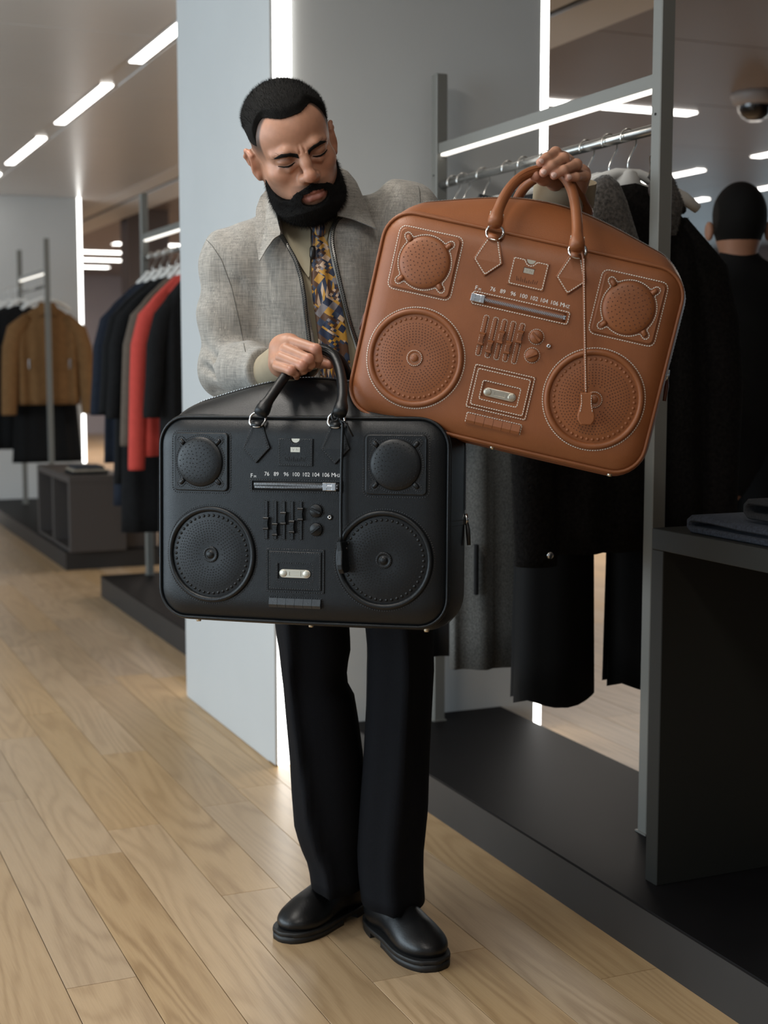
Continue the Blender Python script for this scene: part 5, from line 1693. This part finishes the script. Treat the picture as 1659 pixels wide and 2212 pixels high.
def garment(name, u, v, zt, length, m, label, cat='coat', hw=.215, hem=.25, th=.036, sleeve=.60, sl_r=.045, rodz=RODZ, tilt=0., group=None, seed=0, open_neck=.0, collar=True, folds=5, slm=None, splay=.06, sl=.075):
    """hanging coat or jacket; local x across, y thickness, z down from the neck"""
    r_ = np.random.default_rng(seed+11)
    g = thing(name, R(u, v, zt), AZ+tilt, label, cat, group)
    ph = r_.random(4)*6
    rings = []
    zs = [q*sl/.075 for q in (0, -.012, -.03, -.055, -.075)]+list(np.linspace(-sl-.05, -length, 11))
    for z in zs:
        if z > -sl: w = .055+(hw-.055)*min(1, (-z/sl)**.75)
        else: w = hw+(hem-hw)*((-z-sl)/(length-sl))
        t = th*(.5+.5*min(1, -z/.10)) if z > -.1 else th*(1+.35*(-z)/length)
        amp = .010*min(1, -z/.35)
        ring = []
        for k in range(44):
            a = 2*math.pi*k/44
            x = w*math.copysign(abs(math.cos(a))**.8, math.cos(a)); y = t*math.copysign(abs(math.sin(a))**.7, math.sin(a))
            y += amp*math.sin(folds*math.pi*x/w+ph[0]+1.3*z)+amp*.6*math.sin(2.3*folds*x/w+ph[1])
            ring.append((x, y, z+(.0 if z < -.1 else -.010*abs(x)/w)))
        rings.append(ring)
    MB().loft(rings).build('garment_body', m, g)
    if sleeve:
        for s in (-1, 1):
            P_ = [(s*(hw*(.55 if sl > .1 else .86)), 0, -.075-(sl-.075)*.35), (s*(hw-.005), 0, -.055-sl), (s*(hw+.028), -.006, -.175-sl*1.0), (s*(hw+.04), -.014, -.34-sl*.9), (s*(hw+splay), -.022, -sleeve+.02), (s*(hw+splay), -.022, -sleeve)]
            MB().tube(P_, [sl_r*.75, sl_r, sl_r, sl_r*.95, sl_r*.85, sl_r*.83], 18, flat=((0, 1, 0), .8)).build('sleeve', slm or m, g)
    if collar:
        for s in (-1, 1):
            V = [(s*.012, -th*.75, .012), (s*.050, -th*.55, .020), (s*.085, -th*1.05, -.045), (s*.060, -th*1.35, -.085), (s*.020, -th*1.25, -.060)]
            V = np.array(V); B_ = V+np.array([0, .010, 0])
            m_ = MB(); F_ = [tuple(range(5))[::s], tuple(range(9, 4, -1))[::s]]+[(i, 5+i, 5+(i+1) % 5, (i+1) % 5)[::s] for i in range(5)]
            m_.add(np.vstack([V, B_]), F_).build('collar', m, g)
    return g
C_ = {}
C_['black'] = mat('black_cloth', (.0075, .0075, .008), .9, spec=.2, noise=.3, nscale=60, bump=.2, bscale=500)
C_['deepblack'] = mat('deep_black_cloth', (.0035, .0035, .0038), .85, spec=.25)
C_['navy'] = mat('navy_cloth', (.013, .017, .027), .85, spec=.2, noise=.2, nscale=60)
C_['coral'] = mat('coral_wool', (.52, .065, .050), .85, spec=.2, noise=.06, nscale=40)
C_['taupe'] = mat('taupe_cloth', (.10, .075, .055), .85, noise=.1, nscale=40)
C_['camel'] = mat('camel_suede', (.185, .098, .040), .9, spec=.15, noise=.10, nscale=25)
C_['sherpa'] = mat('charcoal_fleece', (.075, .066, .058), .95, spec=.1, noise=.55, nscale=130, bump=1., bscale=160, sheen=.3)
C_['sherpa_dark'] = mat('dark_brown_fleece', (.0095, .0085, .0080), .95, spec=.1, noise=.4, nscale=120, bump=1., bscale=160)
C_['herring'] = mat('grey_tweed', (.105, .105, .10), .92, spec=.15, noise=.45, nscale=420, bump=.5, bscale=500, stretch=(1, 1, .5))
C_['leather'] = mat('black_leather_coat', (.009, .010, .012), .38, spec=.5, noise=.2, nscale=20)
C_['beige'] = mat('beige_fleece', (.30, .255, .20), .95, spec=.1, noise=.35, nscale=90, bump=.8, bscale=140)
C_['white'] = mat('white_chunky', (.60, .58, .54), .8)
VR = 1.872
NZ = RODZ-.098
px_hooks = [(980, 390), (1001, 385), (1044, 373), (1099, 357), (1133, 348), (1181, 334), (1268, 309), (1317, 296), (1358, 284)]
us = [plane_v(x, y, VR)[0] for x, y in px_hooks]
hl = ['clothes hanger hook nearest the far rack post', 'clothes hanger hook second from the far rack post', 'clothes hanger hook third from the far rack post', 'clothes hanger with its hook left of the tan bag handle', 'clothes hanger hook just left of the light strip', 'clothes hanger hook behind the raised hand', 'clothes hanger hook right of the raised hand', 'clothes hanger hook second from the near rack post', 'white hanger next to the near rack post, carrying the fleece coat']
for u, l in zip(us, hl):
    hg = hanger(u, VR, l, tilt=rng.normal()*.05)
MB().loft([[(w*math.cos(a), .016*math.sin(a), z) for a in np.linspace(0, 2*np.pi, 17)[:-1]] for z, w in ((-.078, .012), (-.084, .026), (-.11, .036), (-.150, .046))]).build('hanger_neck', M['white'], hg)
G1 = 'clothes on the near rack'
# nearest: charcoal fleece coat with a wide lapel and a snap on the cuff
co = garment('fleece_coat', us[8], VR+.005, NZ-.012, .86, C_['sherpa_dark'], 'charcoal fleece coat with a wide lapel and a silver snap on its cuff', hw=.222, hem=.245, th=.05, sleeve=.885, sl=.15, sl_r=.062, group=G1, seed=1, collar=False, splay=.03)
# lapel: thick fleece roll on the left side, standing collar behind it
lap = MB()
LPX = [(1292, 388), (1314, 374), (1336, 392), (1352, 430), (1368, 482), (1388, 546), (1372, 552), (1334, 524), (1302, 488), (1274, 474), (1266, 444), (1274, 412)]
def coat_xz(px, py, y):
    p = zz_(px, py, us[8]+y); return p[0]*VX+p[1]*VY-(VR+.005), p[2]-(NZ-.012)
zz_ = lambda px, py, u: (lambda d: (CAMP+d*(u/(d[0]*UX+d[1]*UY))))(at(px, py, 1.0)-CAMP)
LQ = resample(np.array([coat_xz(x, y, -.085) for x, y in LPX]), .012)[::-1]
if np.sum(LQ[:, 0]*np.roll(LQ[:, 1], -1)-LQ[:, 1]*np.roll(LQ[:, 0], -1)) < 0: LQ = LQ[::-1]
cL = LQ.mean(0)
rg = [np.c_[cL[0]+(LQ[:, 0]-cL[0])*k, np.full(len(LQ), y), cL[1]+(LQ[:, 1]-cL[1])*k] for k, y in ((.05, -.108), (.4, -.106), (.75, -.100), (.92, -.092), (1., -.080), (1., -.060), (.9, -.045), (.05, -.04))]
lap.loft(rg).build('lapel', C_['sherpa'], co)
lap2 = MB().tube([(.030, -.045, .026), (.055, -.058, .006), (.070, -.072, -.05), (.060, -.08, -.12)], [.015, .024, .028, .014], 12, flat=((0, 1, 0), .65)).build('lapel', C_['sherpa'], co)
MB().lathe([(.0085, 0), (.0085, .002), (.006, .0035), (.0001, .004)], 18).build('snap_button', M['chrome'], co,
    xf=Matrix.Translation((-.222-.022, -.074, -.855)) @ Matrix.Rotation(math.pi/2, 4, 'X'))
for ch in [c for c in co.children if c.name.startswith(('garment_body', 'sleeve', 'lapel'))]:
    me = ch.data; V_ = np.array([v.co[:] for v in me.vertices]); F_ = np.array([tuple(p.vertices) for p in me.polygons if len(p.vertices) == 4])
    strands(V_, F_, 9000 if 'body' in ch.name else 5000, .005, .0006, (0, 0, -.3), 'fleece_pile', ch.data.materials[0], ch, 7)
# trousers on a clip hanger, tweed coat, leather coat and more behind
def hung_trousers(u, v, zt, length, m, label, hw=.115, hem=.125, tilt=0., group=G1):
    g = thing('hanging_trousers', R(u, v, zt), AZ+tilt, label, 'trousers', group)
    for s in (-1, 1):
        rings = []
        for z in np.linspace(0, -length, 12):
            w = (hw+(hem-hw)*(-z/length)); t = .035+.02*(-z/length)
            rings.append([(s*.012+w*math.copysign(abs(math.cos(a))**.7, math.cos(a)), s*.03-t*math.copysign(abs(math.sin(a))**.8, math.sin(a))*(1+.25*math.exp(-((a-1.6)/.25)**2)), z+.010*math.sin(3*a)*(-z/length)) for a in np.linspace(0, 2*np.pi, 33)[:-1]])
        MB().loft(rings).build('trouser_leg', m, g)
    MB().box(-hw-.004, hw+.004, -.045, .045, -.002, .035, .006).build('waistband', m, g)
    return g
zz = lambda px, py, u: (lambda d: (CAMP+d*(u/(d[0]*UX+d[1]*UY))))(at(px, py, 1.0)-CAMP)
def hemz(px, py, u): return zz(px, py, u)[2]
zt = NZ-.06
def vat(px, py, u):
    p = zz(px, py, u); return p[0]*VX+p[1]*VY
ua = us[7]+.055
hung_trousers(ua, vat(1385, 1300, ua), zt, zt-hemz(1365, 1468, ua), C_['deepblack'], 'black trousers hanging beside the near rack post, hem above the floor', hw=.08, hem=.095)
ub = us[6]
hung_trousers(ub, vat(1195, 1300, ub), zt, zt-hemz(1200, 1500, ub), C_['deepblack'], 'longest black wide-leg trousers hanging in front of the light strip', hw=.088, hem=.108)
uc = us[5]
gc = garment('tweed_coat', uc, vat(1125, 1200, uc), NZ-.01, NZ-.01-hemz(1050, 1437, uc), C_['herring'], 'long grey tweed coat seen between the black bag and the black trousers', group=G1, hw=.205, hem=.205, seed=4, sleeve=.60, sl_r=.06, splay=.02)
MB().box(-.165, -.155, -.062, -.050, -1.01, -.88, .002).build('pocket_welt', C_['black'], gc)
ud = us[4]
garment('leather_coat', ud, vat(1060, 1200, ud), NZ-.01, NZ-.01-hemz(960, 1411, ud), C_['leather'], 'long black leather coat at the far side of the tweed coat', group=G1, hw=.19, hem=.205, seed=5, sleeve=.58, splay=.02)
garment('fleece_jacket', us[3]+.03, VR+.03, NZ-.012, .62, C_['beige'], 'beige fleece jacket with only its shoulder showing behind the handle of the tan bag', cat='jacket', group=G1, hw=.20, hem=.2, seed=6, sleeve=.55)
garment('black_shirt', us[2], VR, NZ-.03, .66, C_['black'], 'black jacket hanging above the top zip of the tan bag', cat='jacket', group=G1, hw=.18, hem=.19, seed=7, sleeve=.55)
garment('black_shirt', us[0]-.02, VR, NZ-.05, .66, C_['black'], 'black jacket hanging farthest on the near rack, by the far post', cat='jacket', group=G1, hw=.17, hem=.18, seed=8, sleeve=.5)
kw = thing('hang_tag', R(us[8]-.03, VR+.035, RODZ-.055), AZ, 'dark oval leather hang tag looped on the white hanger', 'tag')
MB().tube([(.004*math.sin(a*2), -.012, -.02+.028*math.cos(a)) if True else 0 for a in np.linspace(0, 2*np.pi, 17)[:-1]], .0018, 6, closed=True).build('tag_loop', C_['taupe'], kw)
MB().lathe([(.0125, -.002), (.0125, .002), (.0001, .002)], 20).build('tag_disc', mat('tag_leather', (.035, .022, .018), .5), kw, xf=Matrix.Translation((.006, -.014, -.070)) @ Matrix.Rotation(math.pi/2, 4, 'X') @ Matrix.Diagonal((1, 1.7, 1, 1)))
# rack behind the column
VB = 1.80
G2 = 'coats on the rack behind the column'
specs = [(6.16, 'black', 1.28, 'black coat nearest the pale column on the middle rack', 0.60, .195), (6.33, 'coral', .84, 'coral red wool coat on the middle rack', .84, .225), (6.48, 'taupe', .80, 'thin taupe coat behind the coral red one', .74, .225),
         (6.63, 'black', 1.22, 'long black coat left of the coral red one', .62, .255), (6.78, 'deepblack', 1.00, 'black coat third from the left on the middle rack', .60, .255), (6.93, 'navy', 1.12, 'navy coat second from the left on the middle rack', .60, .225), (7.08, 'navy', .92, 'leftmost navy coat on the middle rack', .62, .235)]
for i, (u, c, L_, lb, sl, hw) in enumerate(specs):
    hanger(u, VB, 'white hanger carrying the '+lb, tilt=rng.normal()*.03, wide=.085)
    garment('wool_coat', u, VB, NZ-.012, L_, C_[c], lb, group=G2, hw=hw, hem=hw+.03, seed=20+i, sleeve=sl+.06, collar=False, sl=.17)
# far rack
VA = 1.83
G3 = 'clothes on the far rack'
hanger(10.22, VA, 'white hanger carrying the tan suede jacket', wide=.17)
cj = garment('suede_jacket', 10.2, VA, NZ-.03, .70, C_['camel'], 'tan suede jacket with two zipped pockets on the far rack', cat='jacket', group=G3, hw=.225, hem=.225, sl=.13, seed=40, sleeve=.77, sl_r=.062, splay=.055)
MB().box(-.006, .006, -.075, -.068, -.69, -.04).build('front_placket', C_['taupe'], cj)
for s in (-1, 1): MB().box(s*.14-.006, s*.14+.006, -.082, -.072, -.45, -.38, .002).build('pocket_zip', M['chrome'], cj)
garment('black_skirt', 10.30, VA, 1.10, .60, C_['deepblack'], 'black skirt hanging below the tan suede jacket', cat='skirt', group=G3, hw=.21, hem=.25, seed=41, sleeve=0, collar=False)
for i, (u, dv, lb) in enumerate(((10.55, -.12, 'black coat showing left of the tan suede jacket'), (10.80, -.15, 'black coat second to the left of the tan suede jacket'), (11.02, -.16, 'black coat at the left picture edge on the far rack'))):
    hanger(u, VA+dv, 'white hanger carrying the '+lb, wide=.10)
    garment('wool_coat', u, VA+dv, NZ-.02, 1.04, C_['deepblack'], lb, group=G3, hw=.21, hem=.25, seed=42+i, sleeve=.62, collar=False)
# cubby bench
cu = thing('cubby_bench', R(8.26, 1.585, .11), AZ, 'dark brown cubby bench with two open compartments by the far rack', 'bench')
M['cubby'] = mat('cubby_brown', (.055, .046, .042), .55)
W_, D_, H_ = 1.06, .33, .445
MB().box(0, D_, 0, W_, H_-.04, H_, .002).build('bench_top', M['cubby'], cu)
for y in (0, W_/2-.02, W_-.04): MB().box(0, D_, y, y+.04, 0, H_-.041, .002).build('upright_panel', M['cubby'], cu)
MB().box(D_-.02, D_-.001, .041, W_-.041, 0, H_-.042).build('back_panel', C_['black'], cu)
MB().box(0, D_-.021, .041, W_-.041, 0, .02).build('bottom_panel', M['cubby'], cu)
fd = thing('folded_scarf', R(8.45, 1.72, .11+H_), AZ, 'small folded patterned scarf on top of the cubby bench', 'scarf')
for k in range(3): MB().box(-.10+.01*k, .12-.012*k, -.10, .12, .001+.016*k, .016+.016*k, .006).build('scarf_fold', [C_['black'], C_['beige'], M['knit_navy']][k], fd)
lowb = thing('low_plinth', R(8.33, 1.93, .11), AZ, 'low dark plinth beside the cubby bench', 'plinth')
MB().box(0, .19, 0, .6, 0, .28, .003).build('plinth_block', M['cubby'], lowb)
MB().box(-.005, .195, -.005, .605, .2805, .29, .002).build('plinth_cap', M['cubby'], lowb)
# shoe on the near platform, cut by the frame
# ------------------------------------------------------------------ dome camera on the brown ceiling
u_, v_ = plane_z(1632, 200, 2.65)
cc = thing('dome_camera', R(u_, v_, 2.65), AZ, 'white dome security camera on the brown ceiling', 'security camera')
MB().lathe([(.0001, 0), (.125, 0), (.128, -.02), (.115, -.055), (.095, -.07), (.0001, -.07)], 32).build('camera_housing', mat('camera_grey', (.30, .26, .24), .5), cc)  # white housing, its dim lighting put into the colour as grey
MB().lathe([(.092, -.068), (.090, -.09), (.070, -.125), (.04, -.145), (.0001, -.15)], 28).build('camera_dome', mat('smoked_dome', (.006, .006, .007), .08, spec=.8), cc)
# ------------------------------------------------------------------ shop visitor seen from behind
P0 = np.array([1.132, 4.6, 0.])
hx0 = at(1597, 480, 4.6)
pf = Field(hx0+np.array([-.12, -.13, -.22]), hx0+np.array([.12, .13, .15]), .004)
pf.ell(hx0+np.array([0, .0, .012]), (.077, .095, .105), 0, margin=.05)
pf.ell(hx0+np.array([0, .02, -.045]), (.064, .075, .075), .03, margin=.05)
pf.cone(hx0+np.array([0, -.012, -.05]), hx0+np.array([0, -.005, -.20]), .052, .060, .03, margin=.05)
for s in (-1, 1): pf.ell(hx0+np.array([s*.094, .006, -.028]), (.012, .018, .032), .006, rot=rot3(-s*.5, 0, 0))
pV, pF = pf.mesh(); pV = smooth_mesh(pV, pF, 2)
tf = Field((P0[0]-.33, P0[1]-.2, .75), (P0[0]+.33, P0[1]+.2, 1.58), .010)
zsh = at(1597, 600, 4.6)[2]
nb = np.array([hx0[0], 4.60, at(1597, 575, 4.6)[2]])
def shop_torso(f, g):
    f.ell((nb[0], 4.61, nb[2]-.25), (.175+g, .105+g, .27), .05, margin=.06); f.ell((nb[0], 4.61, nb[2]-.52), (.155+g, .10+g, .25), .06, margin=.06)
    for s in (-1, 1):
        sh = np.array([nb[0]+s*.165, 4.61, nb[2]-.075])
        f.cone(nb+np.array([0, 0, -.03]), sh, .045+g, .055+g, .06, margin=.06)
        f.chain([sh, sh+np.array([s*.045, .0, -.27]), sh+np.array([s*.02, .10, -.50])], [.055+g, .045+g, .036+g], .03, margin=.05)
shop_torso(tf, 0)
bV2, bF2 = tf.mesh()
pm_mat = mat('skin_visitor', (.36, .175, .105), .5)
vis = np_mesh('person', np.concatenate([pV, bV2]), np.concatenate([pF, bF2+len(pV)]), pm_mat, label='shop visitor with short black hair in a black top, seen from behind', cat='person')
pgx, pgy, pgz = pf.grid()
hairline = np.maximum(-(pgz-hx0[2])-.066+.5*np.abs(pgx-hx0[0])*0+.10*sm01(pgy-hx0[1], .01, .06), np.where(np.abs(pgx-hx0[0]) > .078, .01, -1))
hd = np.maximum(pf.d-.010*sm01(pgz-hx0[2], -.06, .0), hairline)
V_, F_ = surface_nets(hd.astype(np.float32), pf.lo, pf.h)
np_mesh('hair', smooth_mesh(V_, F_, 2), F_, M['hair'], vis)
tf2 = Field((P0[0]-.36, P0[1]-.24, .78), (P0[0]+.36, P0[1]+.24, 1.60), .010)
shop_torso(tf2, .012)
tf2.cone(nb+np.array([0, 0, -.02]), nb+np.array([0, 0, .012]), .068, .066, .02, margin=.05)
V_, F_ = surface_nets(tf2.d, tf2.lo, tf2.h)
np_mesh('top', smooth_mesh(V_, F_, 2), F_, C_['deepblack'], vis)
lg = MB()
for s in (-1, 1):
    lg.tube([(nb[0]+s*.085, 4.62, .98), (nb[0]+s*.09, 4.62, .85), (nb[0]+s*.10, 4.61, .5), (nb[0]+s*.10, 4.63, .09)], [.10, .10, .075, .065], 18)
lg.build('trousers', C_['deepblack'], vis)
for s in (-1, 1):
    MB().loft([[(nb[0]+s*.10+w*math.cos(a), 4.70+l*math.sin(a), z) for a in np.linspace(0, 2*np.pi, 25)[:-1]] for z, w, l in ((0, .048, .145), (.03, .05, .148), (.06, .046, .13), (.10, .04, .075))]).build('shoe', M['boot'], vis)
